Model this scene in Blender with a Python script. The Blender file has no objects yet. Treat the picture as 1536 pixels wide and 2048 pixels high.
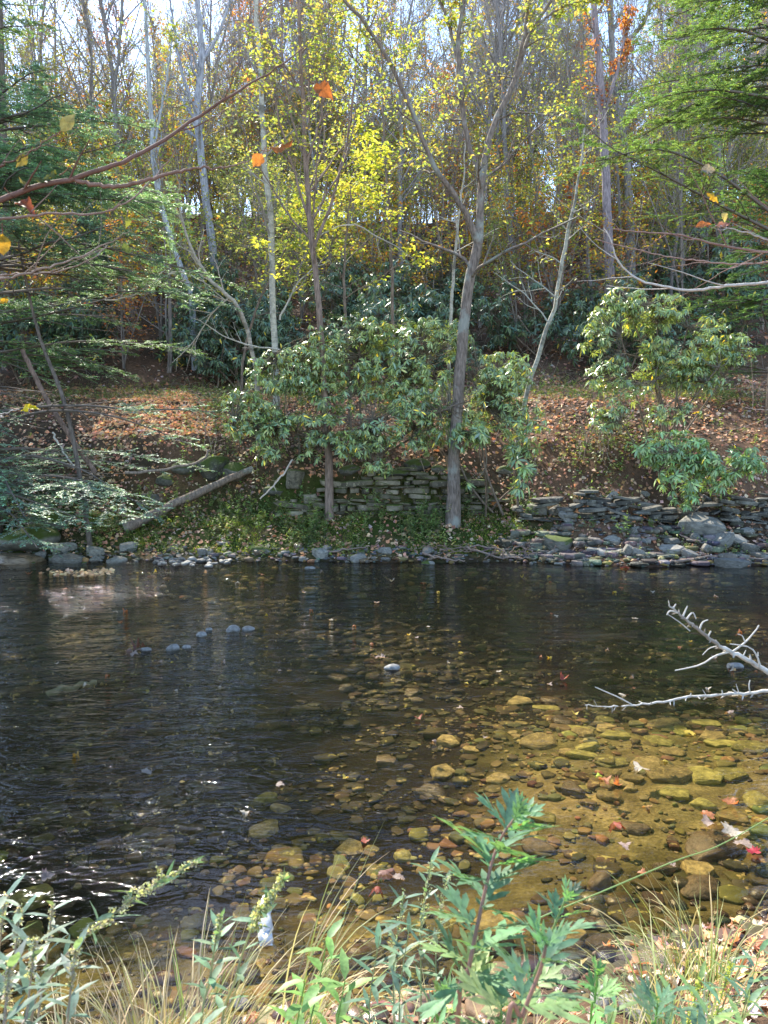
import bpy, bmesh, math, random
import numpy as np
from mathutils import Vector, Matrix, noise as mnoise

rs = np.random.RandomState(7)
random.seed(7)
sc = bpy.context.scene
COL = sc.collection
PI = math.pi

# ------------------------------------------------------------------ camera geometry
CAMZ = 2.2
PITCH = math.radians(-5.4)
F = 1550.0
def ray(px, py):
    dx = (px - 768.0) / F; dy = -(py - 1024.0) / F
    c, s = math.cos(PITCH), math.sin(PITCH)
    return np.array([dx, c - s * dy, s + c * dy])
def at(px, py, Y):
    d = ray(px, py); k = Y / d[1]
    return np.array([d[0] * k, Y, CAMZ + d[2] * k])
def pxof(x, y):
    return 768 + F * x / max(y, .1)

# ------------------------------------------------------------------ numeric noise
def _hash(ix, iy, seed):
    n = (ix.astype(np.int64) * 374761393 + iy.astype(np.int64) * 668265263 + seed * 974711) & 0x7fffffff
    n = (n ^ (n >> 13)) * 1274126177 & 0x7fffffff
    n = (n ^ (n >> 16)) & 0xffff
    return n / 65535.0
def vnoise(x, y, seed=0):
    x = np.asarray(x, float); y = np.asarray(y, float)
    ix = np.floor(x); iy = np.floor(y); fx = x - ix; fy = y - iy
    fx = fx * fx * (3 - 2 * fx); fy = fy * fy * (3 - 2 * fy)
    a = _hash(ix, iy, seed); b = _hash(ix + 1, iy, seed); c = _hash(ix, iy + 1, seed); d = _hash(ix + 1, iy + 1, seed)
    return (a * (1 - fx) + b * fx) * (1 - fy) + (c * (1 - fx) + d * fx) * fy - .5
def fbm(x, y, seed=0, o=4):
    t = 0; a = 1.0
    for i in range(o):
        t = t + a * vnoise(x * 2 ** i, y * 2 ** i, seed + i * 17); a *= .5
    return t
def smooth(a, b, x):
    t = np.clip((x - a) / (b - a), 0, 1); return t * t * (3 - 2 * t)

# ------------------------------------------------------------------ terrain
def near_shore(x):
    return 2.95 + .30 * np.clip(x, -1.5, 4) + .25 * vnoise(np.asarray(x) * 1.3, np.zeros_like(np.asarray(x, float)) + 3.3, 5)
def far_shore(x):
    x = np.asarray(x, float)
    return 13.55 - .03 * x + .5 * vnoise(x * .45, x * 0 + 1.7, 9) + .25 * vnoise(x * 1.7, x * 0 + 8.1, 12)
UX = [-.001, .5, 1.1, 1.65, 1.85, 3.1, 5.1, 8.6, 33, 60, 300]
def H(x, y):
    x = np.asarray(x, float); y = np.asarray(y, float)
    ns = near_shore(x); fs = far_shore(x)
    # stream bed
    w = fs - ns
    a = np.clip(y - ns, 0, None); b = np.clip(fs - y, 0, None)
    shallow = smooth(-.8, 1.6, x) * (1 - smooth(5.2, 8.5, y))
    deep = .55 - .41 * shallow - .22 * np.exp(-((x + 2.0) / 1.8) ** 2 - ((y - 8.4) / 1.0) ** 2) - .30 * np.exp(-((x + 5.2) / 1.6) ** 2 - ((y - 12.6) / .5) ** 2)
    bed = -np.minimum(deep, np.minimum(.05 + a * .22, .06 + b * .55))
    bed = bed + .05 * fbm(x * 1.6, y * 1.6, 31)
    # near bank
    nb = np.interp(ns - y, [0, .35, 1.0, 2.0, 6, 40], [.0, .12, .42, .62, .7, 2.0]) + .05 * fbm(x * 2.2, y * 2.2, 41) * np.clip((ns - y) * 3, 0, 1)
    # far bank
    u = y - fs
    step = smooth(-2.7, -2.0, x) * (1 - smooth(1.5, 2.4, x))
    z1 = np.interp(u, UX, [0, .16, .50, .72, .86, 2.15, 3.10, 3.62, 15.1, 15.6, 16])
    z2 = np.interp(u, UX, [0, .20, .52, .72, 1.50, 2.25, 3.12, 3.62, 15.1, 15.6, 16])
    fb = z1 * (1 - step) + z2 * step
    fb = fb + .16 * fbm(x * .9, y * .9, 51) * np.clip(u * .8, 0, 1) + 1.5 * fbm(x * .06, y * .06, 55, 3) * smooth(9, 22, u) + .05 * fbm(x * 4, y * 4, 57, 3) * np.clip(u * 2, 0, 1)
    out = np.where(y < ns, nb, np.where(y > fs, fb, bed))
    return out
def h1(x, y):
    return float(H(np.array([x]), np.array([y]))[0])
TS = np.concatenate([np.arange(1, 25, .04), np.arange(25, 120, .25)])
def hit(px, py, water=True):
    d = ray(px, py); ts = TS
    for _ in range(2):
        P = np.array([0, 0, CAMZ])[None] + d[None] * ts[:, None]
        g = H(P[:, 0], P[:, 1])
        if water: g = np.where((near_shore(P[:, 0]) < P[:, 1]) & (P[:, 1] < far_shore(P[:, 0])), np.maximum(g, 0), g)
        w = np.nonzero(P[:, 2] <= g)[0]
        if not len(w): return np.array([0, 0, CAMZ]) + d * 60
        k = w[0]; ts = np.linspace(ts[max(k - 1, 0)], ts[k], 9)
    return np.array([P[k, 0], P[k, 1], g[k]])

# sun
SUN_AZ, SUN_EL = math.radians(-30), math.radians(45)
SD = np.array([math.sin(SUN_AZ) * math.cos(SUN_EL), math.cos(SUN_AZ) * math.cos(SUN_EL), math.sin(SUN_EL)])
LIT = [(2.3, 5.5, 1.7, .95, -.1), (1.3, 6.2, .6, .35, -.1), (-.7, 4.45, .7, .5, -.1), (.1, 4.0, .3, .4, -.1), (-4.0, 18.9, 3.4, 2.0, 3.2), (3.4, 20, 1.6, 1.0, 3.2),
       (-1.5, 14.6, 3.0, .6, .6), (5.5, 13.3, 2.2, .5, .2), (-.6, 1.9, 3.8, .9, .8), (2.6, 2.6, 1.6, .7, .3), (-4.3, 11.3, 1.0, 2.0, 0), (0, 15.5, 2.4, .7, 3.0), (4.6, 15.5, 2.0, .7, 3.0), (.9, 14.9, .5, .5, 4), (5, 17.5, 3, .8, 2.6), (-5, 14, 1.5, .8, 2)]  # ground patches kept sunlit by cutting gaps into the crowns
def keep(P, rng, k=.0):
    """drops foliage whose shadow would fall on a LIT patch, to shape the sunlight"""
    m = np.ones(len(P), bool)
    for (cx, cy, rx, ry, z0) in LIT:
        q = P - SD[None] * ((P[:, 2] - z0) / SD[2])[:, None]
        e = ((q[:, 0] - cx) / rx) ** 2 + ((q[:, 1] - cy) / ry) ** 2
        ins = (e < 1) & (P[:, 2] > z0 + 1.5)
        m &= ~(ins & (rng.rand(len(P)) > k))
    return m

# ------------------------------------------------------------------ mesh accumulator
class Acc:
    def __init__(s): s.v = []; s.t = []; s.c = []; s.n = 0
    def add(s, V, T, C):
        V = np.asarray(V, np.float32).reshape(-1, 3); T = np.asarray(T, np.int32).reshape(-1, 3)
        C = np.asarray(C, np.float32)
        if C.ndim == 1: C = np.repeat(C[None], len(V), 0)
        s.v.append(V); s.t.append(T + s.n); s.c.append(C); s.n += len(V)
    def build(s, name, mat, parent=None, smooth=True, origin=None):
        if not s.v: return None
        V = np.concatenate(s.v); T = np.concatenate(s.t); C = np.concatenate(s.c)
        if origin is not None: V = V - np.asarray(origin, np.float32)[None]
        me = bpy.data.meshes.new(name)
        me.vertices.add(len(V)); me.vertices.foreach_set('co', V.ravel())
        me.loops.add(len(T) * 3); me.loops.foreach_set('vertex_index', T.ravel())
        me.polygons.add(len(T)); me.polygons.foreach_set('loop_start', np.arange(0, len(T) * 3, 3, dtype=np.int32))
        me.polygons.foreach_set('use_smooth', np.full(len(T), smooth, bool))
        me.update(calc_edges=True)
        ca = me.color_attributes.new('Col', 'FLOAT_COLOR', 'POINT')
        ca.data.foreach_set('color', np.concatenate([C, np.ones((len(C), 1), np.float32)], 1).ravel())
        me.materials.append(mat)
        o = bpy.data.objects.new(name, me); COL.objects.link(o)
        if origin is not None and parent is None: o.location = origin
        if parent is not None: o.parent = parent
        return o
def tag(o, label=None, cat=None, group=None, kind=None):
    if label: o['label'] = label
    if cat: o['category'] = cat
    if group: o['group'] = group
    if kind: o['kind'] = kind
    return o
def empty(name, loc=(0, 0, 0)):
    o = bpy.data.objects.new(name, None); COL.objects.link(o); o.location = loc; o.empty_display_size = .1
    return o
def dup(root):
    r = root.copy(); COL.objects.link(r)
    for ch in root.children:
        c = ch.copy(); COL.objects.link(c); c.parent = r
        for g in ch.children:
            d = g.copy(); COL.objects.link(d); d.parent = c
    return r
def nrm(v):
    return v / np.maximum(np.linalg.norm(v, axis=-1, keepdims=True), 1e-9)

# ------------------------------------------------------------------ tubes
def tubes(acc, P, R, sides, C):
    """P (n,k,3), R (n,k), C (3,) or (n,3)"""
    P = np.asarray(P, float); R = np.asarray(R, float)
    if P.ndim == 2: P = P[None]; R = R[None]
    n, k = P.shape[:2]
    if n == 0: return
    T = np.empty_like(P); T[:, 1:-1] = P[:, 2:] - P[:, :-2]; T[:, 0] = P[:, 1] - P[:, 0]; T[:, -1] = P[:, -1] - P[:, -2]
    T = nrm(T)
    ref = np.where(np.abs(T[:, :1, 2:3]) > .8, np.array([1., 0, 0]), np.array([0, 0, 1.]))
    ref = np.repeat(ref, k, 1)
    A = nrm(np.cross(T, ref)); B = np.cross(T, A)
    th = np.arange(sides) * 2 * PI / sides
    V = P[:, :, None] + R[:, :, None, None] * (A[:, :, None] * np.cos(th)[None, None, :, None] + B[:, :, None] * np.sin(th)[None, None, :, None])
    V = V.reshape(-1, 3)
    i = np.arange(n)[:, None, None] * k * sides; j = np.arange(k - 1)[None, :, None] * sides; s = np.arange(sides)[None, None]
    s2 = (s + 1) % sides
    a = i + j + s; b = i + j + s2; c = b + sides; d = a + sides
    Tt = np.stack([np.stack([a, b, c], -1), np.stack([a, c, d], -1)], 3).reshape(-1, 3)
    C = np.asarray(C, float)
    if C.ndim == 2: C = np.repeat(C, k * sides, 0)
    acc.add(V, Tt, C)
def resample(pts, n):
    pts = np.asarray(pts, float)
    m = len(pts); t = np.linspace(0, m - 1, n)
    # catmull-rom
    out = []
    for q in t:
        i = min(int(q), m - 2); f = q - i
        p0 = pts[max(i - 1, 0)]; p1 = pts[i]; p2 = pts[i + 1]; p3 = pts[min(i + 2, m - 1)]
        out.append(.5 * ((2 * p1) + (-p0 + p2) * f + (2 * p0 - 5 * p1 + 4 * p2 - p3) * f * f + (-p0 + 3 * p1 - 3 * p2 + p3) * f ** 3))
    return np.array(out)
def grow(p0, d, L, k, wander, up, rng):
    """many branches at once: p0 (n,3), d (n,3), L (n,) -> (n,k,3)"""
    n = len(p0); P = np.zeros((n, k, 3)); P[:, 0] = p0; d = nrm(d)
    st = L / (k - 1)
    for i in range(1, k):
        P[:, i] = P[:, i - 1] + d * st[:, None]
        d = nrm(d + rng.normal(0, wander, (n, 3)) + np.array([0, 0, up])[None])
    return P
def children(P, R, cnt, t0, t1, ratio, ang, k, wander, up, rng, rr=.6, rmin=.004, flat=False, lmin=.25):
    n, kk = P.shape[:2]
    idx = np.repeat(np.arange(n), cnt)
    m = len(idx)
    if m == 0: return np.zeros((0, k, 3)), np.zeros((0, k))
    t = t0 + (t1 - t0) * ((np.tile(np.arange(cnt), n) + rng.rand(m)) / cnt)
    q = t * (kk - 1); i = np.minimum(q.astype(int), kk - 2); f = q - i
    p = P[idx, i] * (1 - f)[:, None] + P[idx, i + 1] * f[:, None]
    r = R[idx, i] * (1 - f) + R[idx, i + 1] * f
    T = nrm(P[idx, i + 1] - P[idx, i])
    if flat:
        side = nrm(np.cross(T, np.array([0, 0, 1.])[None])) * np.where(rng.rand(m) < .5, 1, -1)[:, None]
        a = ang * (1 + .2 * rng.normal(0, 1, m))
        d = T * np.cos(a)[:, None] + side * np.sin(a)[:, None] + rng.normal(0, .12, (m, 3))
    else:
        rnd = nrm(rng.normal(0, 1, (m, 3))); side = nrm(np.cross(T, rnd))
        a = ang * (1 + .25 * rng.normal(0, 1, m))
        d = T * np.cos(a)[:, None] + side * np.sin(a)[:, None]
    Lp = np.linalg.norm(np.diff(P, axis=1), axis=2).sum(1)
    L = Lp[idx] * ratio * (1 - .65 * t) * (.6 + .8 * rng.rand(m))
    L = np.maximum(L, lmin * Lp[idx] * ratio)
    C = grow(p, d, L, k, wander, up, rng)
    r0 = np.maximum(r * rr, rmin)
    R2 = np.maximum(r0[:, None] * np.linspace(1, .35, k)[None], rmin * .7)
    return C, R2

# ------------------------------------------------------------------ leaves
PROF = {'d': [(.42, .5)], 'o': [(.25, .42), (.6, .46)], 'l': [(.3, .42), (.7, .5)], 'n': [(.3, .5)], 'g': [(.3, .5), (.65, .35)]}
def leaves(acc, B, D, N, L, W, C, prof='d', fold=.25, droop=0.0):
    B = np.asarray(B, float); n = len(B)
    if n == 0: return
    D = nrm(D); S = nrm(np.cross(D, N)); N = np.cross(S, D)
    L = np.broadcast_to(np.asarray(L, float), (n,)); W = np.broadcast_to(np.asarray(W, float), (n,))
    st = PROF[prof]
    vs = [B]
    flat1 = prof in 'dn'
    for (t, w) in st:
        m = B + D * (L * t)[:, None] - N * (L * droop * t * t)[:, None]
        l = m - S * (W * w)[:, None] + N * (W * w * fold)[:, None]
        r = m + S * (W * w)[:, None] + N * (W * w * fold)[:, None]
        vs += [l, r] if flat1 else [l, m, r]
    vs.append(B + D * L[:, None] - N * (L * droop)[:, None])
    V = np.stack(vs, 1); k = V.shape[1]
    if flat1: T = [(0, 2, 3), (0, 3, 1)]
    else:
        T = [(0, 3, 2), (0, 2, 1)]
        for s in range(len(st) - 1):
            a = 1 + 3 * s; b = a + 3
            T += [(a, a + 1, b + 1), (a, b + 1, b), (a + 1, a + 2, b + 2), (a + 1, b + 2, b + 1)]
        a = 1 + 3 * (len(st) - 1); T += [(a, a + 1, k - 1), (a + 1, a + 2, k - 1)]
    T = np.array(T)[None] + (np.arange(n) * k)[:, None, None]
    C = np.asarray(C, float)
    if C.ndim == 2: C = np.repeat(C, k, 0)
    acc.add(V.reshape(-1, 3), T.reshape(-1, 3), C)
MAPLE = np.array([(.0, .0), (.22, .05), (.38, -.02), (.36, .15), (.62, .22), (.5, .34), (.6, .5), (.36, .5), (.3, .62), (.2, .58), (.16, .8), (0, 1.0),
                  (-.16, .8), (-.2, .58), (-.3, .62), (-.36, .5), (-.6, .5), (-.5, .34), (-.62, .22), (-.36, .15), (-.38, -.02), (-.22, .05)])
OVAL = np.array([(0, 0), (.07, .06), (.16, .16), (.20, .27), (.235, .33), (.22, .43), (.235, .48), (.19, .58), (.20, .63), (.12, .76), (.05, .88), (0, 1), (-.05, .86), (-.13, .75), (-.20, .62), (-.19, .56), (-.24, .46), (-.225, .38), (-.24, .3), (-.15, .14), (-.06, .05)])
def fans(acc, outline, B, D, N, S_, C, curl=.15, rng=rs):
    B = np.asarray(B, float); n = len(B)
    D = nrm(D); S = nrm(np.cross(D, N)); N = np.cross(S, D)
    k = len(outline); V = np.zeros((n, k + 1, 3))
    S_ = np.broadcast_to(np.asarray(S_, float), (n,))
    V[:, 0] = B + D * (S_ * .42)[:, None]
    c1 = rng.normal(0, curl, (n, 1)) ; c2 = rng.normal(0, curl, (n, 1))
    ox, oy = outline[:, 0][None], outline[:, 1][None]
    zz = c1 * (ox * 1.6) ** 2 * 1.5 + c2 * ((oy - .42) * 1.6) ** 2 + curl * .5 * rng.normal(0, .4, (n, k))
    V[:, 1:] = B[:, None] + (D[:, None] * oy[..., None] + S[:, None] * ox[..., None] + N[:, None] * zz[..., None]) * S_[:, None, None]
    i = np.arange(k); T = np.stack([np.zeros(k, int), 1 + i, 1 + (i + 1) % k], -1)
    T = T[None] + (np.arange(n) * (k + 1))[:, None, None]
    C = np.asarray(C, float)
    if C.ndim == 2: C = np.repeat(C, k + 1, 0)
    acc.add(V.reshape(-1, 3), T.reshape(-1, 3), C)
def pick(cols, n, rng, var=.18):
    c = np.array(cols)[rng.randint(0, len(cols), n)]
    return np.clip(c * (1 + rng.normal(0, var, (n, 1))) * (1 + rng.normal(0, var * .3, (n, 3))), .003, .95)

# ------------------------------------------------------------------ materials
def newmat(name):
    m = bpy.data.materials.new(name); m.use_nodes = True; m.node_tree.nodes.clear()
    return m, m.node_tree.nodes, m.node_tree.links
def noise_node(N, L, scale, detail=4, rough=.6, coord='Object', vec=None, scl=None):
    n = N.new('ShaderNodeTexNoise'); n.inputs['Scale'].default_value = scale; n.inputs['Detail'].default_value = detail; n.inputs['Roughness'].default_value = rough
    if vec is None:
        tc = N.new('ShaderNodeTexCoord'); vec = tc.outputs[coord]
    if scl:
        mp = N.new('ShaderNodeMapping'); mp.inputs['Scale'].default_value = scl; L.new(vec, mp.inputs['Vector']); vec = mp.outputs[0]
    L.new(vec, n.inputs['Vector']); return n
def ramp(N, L, src, stops):
    r = N.new('ShaderNodeValToRGB'); L.new(src, r.inputs[0])
    e = r.color_ramp.elements
    while len(e) < len(stops): e.new(.5)
    for i, (p, c) in enumerate(stops):
        e[i].position = p; e[i].color = (c[0], c[1], c[2], 1) if hasattr(c, '__len__') else (c, c, c, 1)
    return r.outputs[0]
def mixc(N, L, fac, a, b, mode='MIX'):
    m = N.new('ShaderNodeMix'); m.data_type = 'RGBA'; m.blend_type = mode
    for s, v in ((m.inputs[0], fac), (m.inputs[6], a), (m.inputs[7], b)):
        if hasattr(v, 'links') or hasattr(v, 'is_linked'): L.new(v, s)
        elif hasattr(v, '__len__'): s.default_value = (*v, 1)
        else: s.default_value = v
    return m.outputs[2]
def leafmat(name, trans=.45, rough=.55, spec=.3, tint=(1, 1, 1), tgain=(1.6, 1.7, .9), spots=0, sc_=60):
    m, N, L = newmat(name)
    a = N.new('ShaderNodeAttribute'); a.attribute_name = 'Col'
    col = mixc(N, L, 1.0, a.outputs['Color'], tint, 'MULTIPLY')
    if spots:
        n1 = noise_node(N, L, sc_, 4, .65); f = ramp(N, L, n1.outputs['Fac'], [(.35, .62), (.6, 1.15)]); col = mixc(N, L, 1.0, col, f, 'MULTIPLY')
        n2 = noise_node(N, L, sc_ * 1.9, 3, .6); g = ramp(N, L, n2.outputs['Fac'], [(.62, 0.0), (.68, spots)]); col = mixc(N, L, g, col, (.10, .055, .02))
    p = N.new('ShaderNodeBsdfPrincipled'); p.inputs['Roughness'].default_value = rough; p.inputs['Specular IOR Level'].default_value = spec
    L.new(col, p.inputs['Base Color'])
    t = N.new('ShaderNodeBsdfTranslucent')
    tc = mixc(N, L, 1.0, col, tgain, 'MULTIPLY'); L.new(tc, t.inputs['Color'])
    x = N.new('ShaderNodeMixShader'); x.inputs[0].default_value = trans
    L.new(p.outputs[0], x.inputs[1]); L.new(t.outputs[0], x.inputs[2])
    o = N.new('ShaderNodeOutputMaterial'); L.new(x.outputs[0], o.inputs[0])
    return m
def barkmat(name, scl=(9, 9, 1.6), lo=.45, hi=1.35, bump=.5, patch=None, dist=.02):
    m, N, L = newmat(name)
    a = N.new('ShaderNodeAttribute'); a.attribute_name = 'Col'
    n1 = noise_node(N, L, 3.0, 6, .65, 'Object', None, scl)
    v = ramp(N, L, n1.outputs['Fac'], [(.3, lo), (.7, hi)])
    col = mixc(N, L, 1.0, a.outputs['Color'], v, 'MULTIPLY')
    if patch:
        n2 = noise_node(N, L, 2.3, 5, .6)
        f = ramp(N, L, n2.outputs['Fac'], [(.52, 0.0), (.62, .75)])
        col = mixc(N, L, f, col, patch)
    p = N.new('ShaderNodeBsdfPrincipled'); p.inputs['Roughness'].default_value = .85; p.inputs['Specular IOR Level'].default_value = .2
    L.new(col, p.inputs['Base Color'])
    b = N.new('ShaderNodeBump'); b.inputs['Strength'].default_value = bump; b.inputs['Distance'].default_value = dist
    L.new(n1.outputs['Fac'], b.inputs['Height']); L.new(b.outputs[0], p.inputs['Normal'])
    o = N.new('ShaderNodeOutputMaterial'); L.new(p.outputs[0], o.inputs[0])
    return m
def rockmat(name, a, b, moss=.0, rough=.75, wet=False, scale=6, mosscol=(.055, .075, .012), lichen=True):
    m, N, L = newmat(name)
    oi = N.new('ShaderNodeObjectInfo')
    at_ = N.new('ShaderNodeAttribute'); at_.attribute_name = 'Col'
    n1 = noise_node(N, L, scale, 8, .62)
    f = ramp(N, L, n1.outputs['Fac'], [(.32, 0.0), (.68, 1.0)])
    col = mixc(N, L, f, a, b)
    col = mixc(N, L, 1.0, col, at_.outputs['Color'], 'MULTIPLY')
    rr = ramp(N, L, oi.outputs['Random'], [(0, .6), (1, 1.3)])
    col = mixc(N, L, 1.0, col, rr, 'MULTIPLY')
    if lichen:
        n3 = noise_node(N, L, scale * 3.2, 3, .6)
        lf = ramp(N, L, n3.outputs['Fac'], [(.60, 0.0), (.66, .55)])
        col = mixc(N, L, lf, col, (b[0] * 1.5, b[1] * 1.5, b[2] * 1.35))
    if moss > 0:
        g = N.new('ShaderNodeNewGeometry'); sx = N.new('ShaderNodeSeparateXYZ'); L.new(g.outputs['Normal'], sx.inputs[0])
        n2 = noise_node(N, L, 2.2, 5, .7)
        ad = N.new('ShaderNodeMath'); ad.operation = 'ADD'; L.new(sx.outputs[2], ad.inputs[0]); L.new(n2.outputs['Fac'], ad.inputs[1])
        mf = ramp(N, L, ad.outputs[0], [(max(0, (1.2 - moss)) / 1, 0.0), (min(1, (1.55 - moss)), 1.0)])
        mn = noise_node(N, L, 30, 3, .7)
        mcol = mixc(N, L, mn.outputs['Fac'], tuple(c * .5 for c in mosscol), tuple(c * 1.8 for c in mosscol))
        col = mixc(N, L, mf, col, mcol)
    p = N.new('ShaderNodeBsdfPrincipled'); p.inputs['Roughness'].default_value = rough
    p.inputs['Specular IOR Level'].default_value = .5 if wet else .3
    L.new(col, p.inputs['Base Color'])
    nb = noise_node(N, L, scale * 4, 6, .65)
    bu = N.new('ShaderNodeBump'); bu.inputs['Strength'].default_value = .6; bu.inputs['Distance'].default_value = .012
    L.new(nb.outputs['Fac'], bu.inputs['Height']); L.new(bu.outputs[0], p.inputs['Normal'])
    o = N.new('ShaderNodeOutputMaterial'); L.new(p.outputs[0], o.inputs[0])
    return m
M = {}
M['litter'] = leafmat('leaf_litter_mat', .25, .6, .25, tint=(1.75, 1.72, 1.7), tgain=(1.4, 1.2, .85))
M['yleaf'] = leafmat('sunny_leaf_mat', .55, .5, .3, tint=(.97, .97, .97), tgain=(1.4, 1.3, .9))
M['rhodo'] = leafmat('rhododendron_leaf_mat', .20, .33, .6, tint=(2.6, 2.35, 2.3), tgain=(1.8, 1.7, .6))
M['dark'] = leafmat('thicket_leaf_mat', .15, .4, .5, tint=(1.5, 1.5, 1.6))
M['hemlock'] = leafmat('hemlock_needle_mat', .3, .45, .6, tint=(1.8, 1.6, 1.65), tgain=(1.7, 1.7, .8))
M['herb'] = leafmat('herb_leaf_mat', .35, .5, .35, tgain=(1.8, 1.9, .7))
M['near_leaf'] = leafmat('autumn_leaf_mat', .4, .55, .3, tgain=(1.5, 1.2, .7), spots=.8, sc_=70)
M['herb_near'] = leafmat('near_herb_leaf_mat', .3, .5, .45, tint=(.95, .9, .95), tgain=(1.8, 1.9, .7), spots=.35, sc_=55)
M['blade'] = leafmat('grass_blade_mat', .35, .5, .3, tint=(.82, .8, .78), tgain=(1.4, 1.3, .8))
M['bark'] = barkmat('bark_mat', lo=.38, hi=1.5, bump=.9)
M['bark_lichen'] = barkmat('lichen_bark_mat', (10, 10, 2.2), .35, 1.5, .9, (.30, .31, .27))
M['bark_pale'] = barkmat('pale_bark_mat', (3, 3, 7), .6, 1.25, .3, (.10, .09, .07))
M['twig'] = barkmat('twig_mat', (20, 20, 6), .75, 1.2, .1)
M['deadwood'] = barkmat('dead_wood_mat', (14, 14, 14), .45, 1.35, .6, (.20, .16, .12), .004)
M['rock'] = rockmat('shale_mat', (.085, .082, .072), (.27, .255, .22), moss=.06)
M['rock_dry'] = rockmat('dry_shale_mat', (.115, .105, .09), (.27, .255, .225), moss=0.0)
M['mossrock'] = rockmat('mossy_stone_mat', (.07, .068, .055), (.20, .19, .16), moss=.62)
M['wall'] = rockmat('wall_stone_mat', (.075, .065, .045), (.32, .28, .205), moss=.52, scale=5)
M['wet'] = rockmat('wet_stone_mat', (.06, .042, .027), (.20, .14, .085), 0, .25, True)
M['bedrock'] = rockmat('bed_stone_mat', (.13, .10, .045), (.56, .43, .19), 0, .7, False, 5)
M['algae'] = rockmat('algae_stone_mat', (.12, .11, .03), (.52, .46, .15), 0, .7, False, 5)
M['pebble'] = rockmat('pebble_mat', (.10, .095, .085), (.25, .24, .22), 0, .5, False, 3, lichen=False)

# ground material: litter / moss / dirt / bed chosen by vertex colour made from terrain position
def groundmat():
    m, N, L = newmat('ground_mat')
    a = N.new('ShaderNodeAttribute'); a.attribute_name = 'Col'
    n1 = noise_node(N, L, 9, 8, .7); n2 = noise_node(N, L, 40, 5, .7)
    f = ramp(N, L, n1.outputs['Fac'], [(.3, .55), (.7, 1.45)])
    g = ramp(N, L, n2.outputs['Fac'], [(.3, .6), (.7, 1.4)])
    col = mixc(N, L, 1.0, a.outputs['Color'], f, 'MULTIPLY'); col = mixc(N, L, 1.0, col, g, 'MULTIPLY')
    p = N.new('ShaderNodeBsdfPrincipled'); p.inputs['Roughness'].default_value = .9; p.inputs['Specular IOR Level'].default_value = .15
    L.new(col, p.inputs['Base Color'])
    b = N.new('ShaderNodeBump'); b.inputs['Strength'].default_value = .8; b.inputs['Distance'].default_value = .03
    L.new(n2.outputs['Fac'], b.inputs['Height']); L.new(b.outputs[0], p.inputs['Normal'])
    o = N.new('ShaderNodeOutputMaterial'); L.new(p.outputs[0], o.inputs[0])
    return m
M['ground'] = groundmat()
def watermat():
    m, N, L = newmat('stream_water_mat')
    tc = N.new('ShaderNodeTexCoord')
    mp = N.new('ShaderNodeMapping'); mp.inputs['Scale'].default_value = (.55, 1.25, 1); mp.inputs['Rotation'].default_value = (0, 0, math.radians(-14))
    L.new(tc.outputs['Object'], mp.inputs['Vector'])
    a = noise_node(N, L, 4.5, 3, .6, vec=mp.outputs[0]); b = noise_node(N, L, 15, 3, .6, vec=mp.outputs[0]); c = noise_node(N, L, 1.3, 2, .5, vec=mp.outputs[0])
    a.inputs['Distortion'].default_value = .6; b.inputs['Distortion'].default_value = .8
    at_ = N.new('ShaderNodeAttribute'); at_.attribute_name = 'Col'   # red: how broken the surface is
    sep = N.new('ShaderNodeSeparateColor'); L.new(at_.outputs['Color'], sep.inputs[0])
    def mul(x, y):
        q = N.new('ShaderNodeMath'); q.operation = 'MULTIPLY'
        for s, v in ((q.inputs[0], x), (q.inputs[1], y)):
            if isinstance(v, (int, float)): s.default_value = v
            else: L.new(v, s)
        return q.outputs[0]
    def add(x, y):
        q = N.new('ShaderNodeMath'); q.operation = 'ADD'; L.new(x, q.inputs[0]); L.new(y, q.inputs[1]); return q.outputs[0]
    d_ = noise_node(N, L, 34, 2, .5, vec=mp.outputs[0])
    hgt = add(add(add(mul(a.outputs['Fac'], .036), mul(b.outputs['Fac'], .0080)), mul(c.outputs['Fac'], .05)), mul(d_.outputs['Fac'], .0010))
    hgt = mul(hgt, sep.outputs[0])
    bu = N.new('ShaderNodeBump'); bu.inputs['Strength'].default_value = 1.0; bu.inputs['Distance'].default_value = 1.0
    L.new(hgt, bu.inputs['Height'])
    ge = N.new('ShaderNodeNewGeometry'); dt = N.new('ShaderNodeVectorMath'); dt.operation = 'DOT_PRODUCT'; L.new(bu.outputs[0], dt.inputs[0]); L.new(ge.outputs['Incoming'], dt.inputs[1])
    ab = N.new('ShaderNodeMath'); ab.operation = 'ABSOLUTE'; L.new(dt.outputs['Value'], ab.inputs[0])
    om = N.new('ShaderNodeMath'); om.operation = 'SUBTRACT'; om.use_clamp = True; om.inputs[0].default_value = 1; L.new(ab.outputs[0], om.inputs[1])
    pw = N.new('ShaderNodeMath'); pw.operation = 'POWER'; L.new(om.outputs[0], pw.inputs[0]); pw.inputs[1].default_value = 5
    fr = N.new('ShaderNodeMath'); fr.operation = 'MULTIPLY_ADD'; L.new(pw.outputs[0], fr.inputs[0]); fr.inputs[1].default_value = .96; fr.inputs[2].default_value = .024
    gl = N.new('ShaderNodeBsdfGlossy'); gl.inputs['Roughness'].default_value = .045; L.new(bu.outputs[0], gl.inputs['Normal'])
    gl.inputs['Color'].default_value = (.95, .97, 1, 1)
    tr = N.new('ShaderNodeBsdfTransparent'); tr.inputs['Color'].default_value = (.66, .605, .46, 1)
    mx = N.new('ShaderNodeMixShader'); L.new(fr.outputs[0], mx.inputs[0]); L.new(tr.outputs[0], mx.inputs[1]); L.new(gl.outputs[0], mx.inputs[2])
    o = N.new('ShaderNodeOutputMaterial'); L.new(mx.outputs[0], o.inputs[0])
    return m
M['water'] = watermat()

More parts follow.
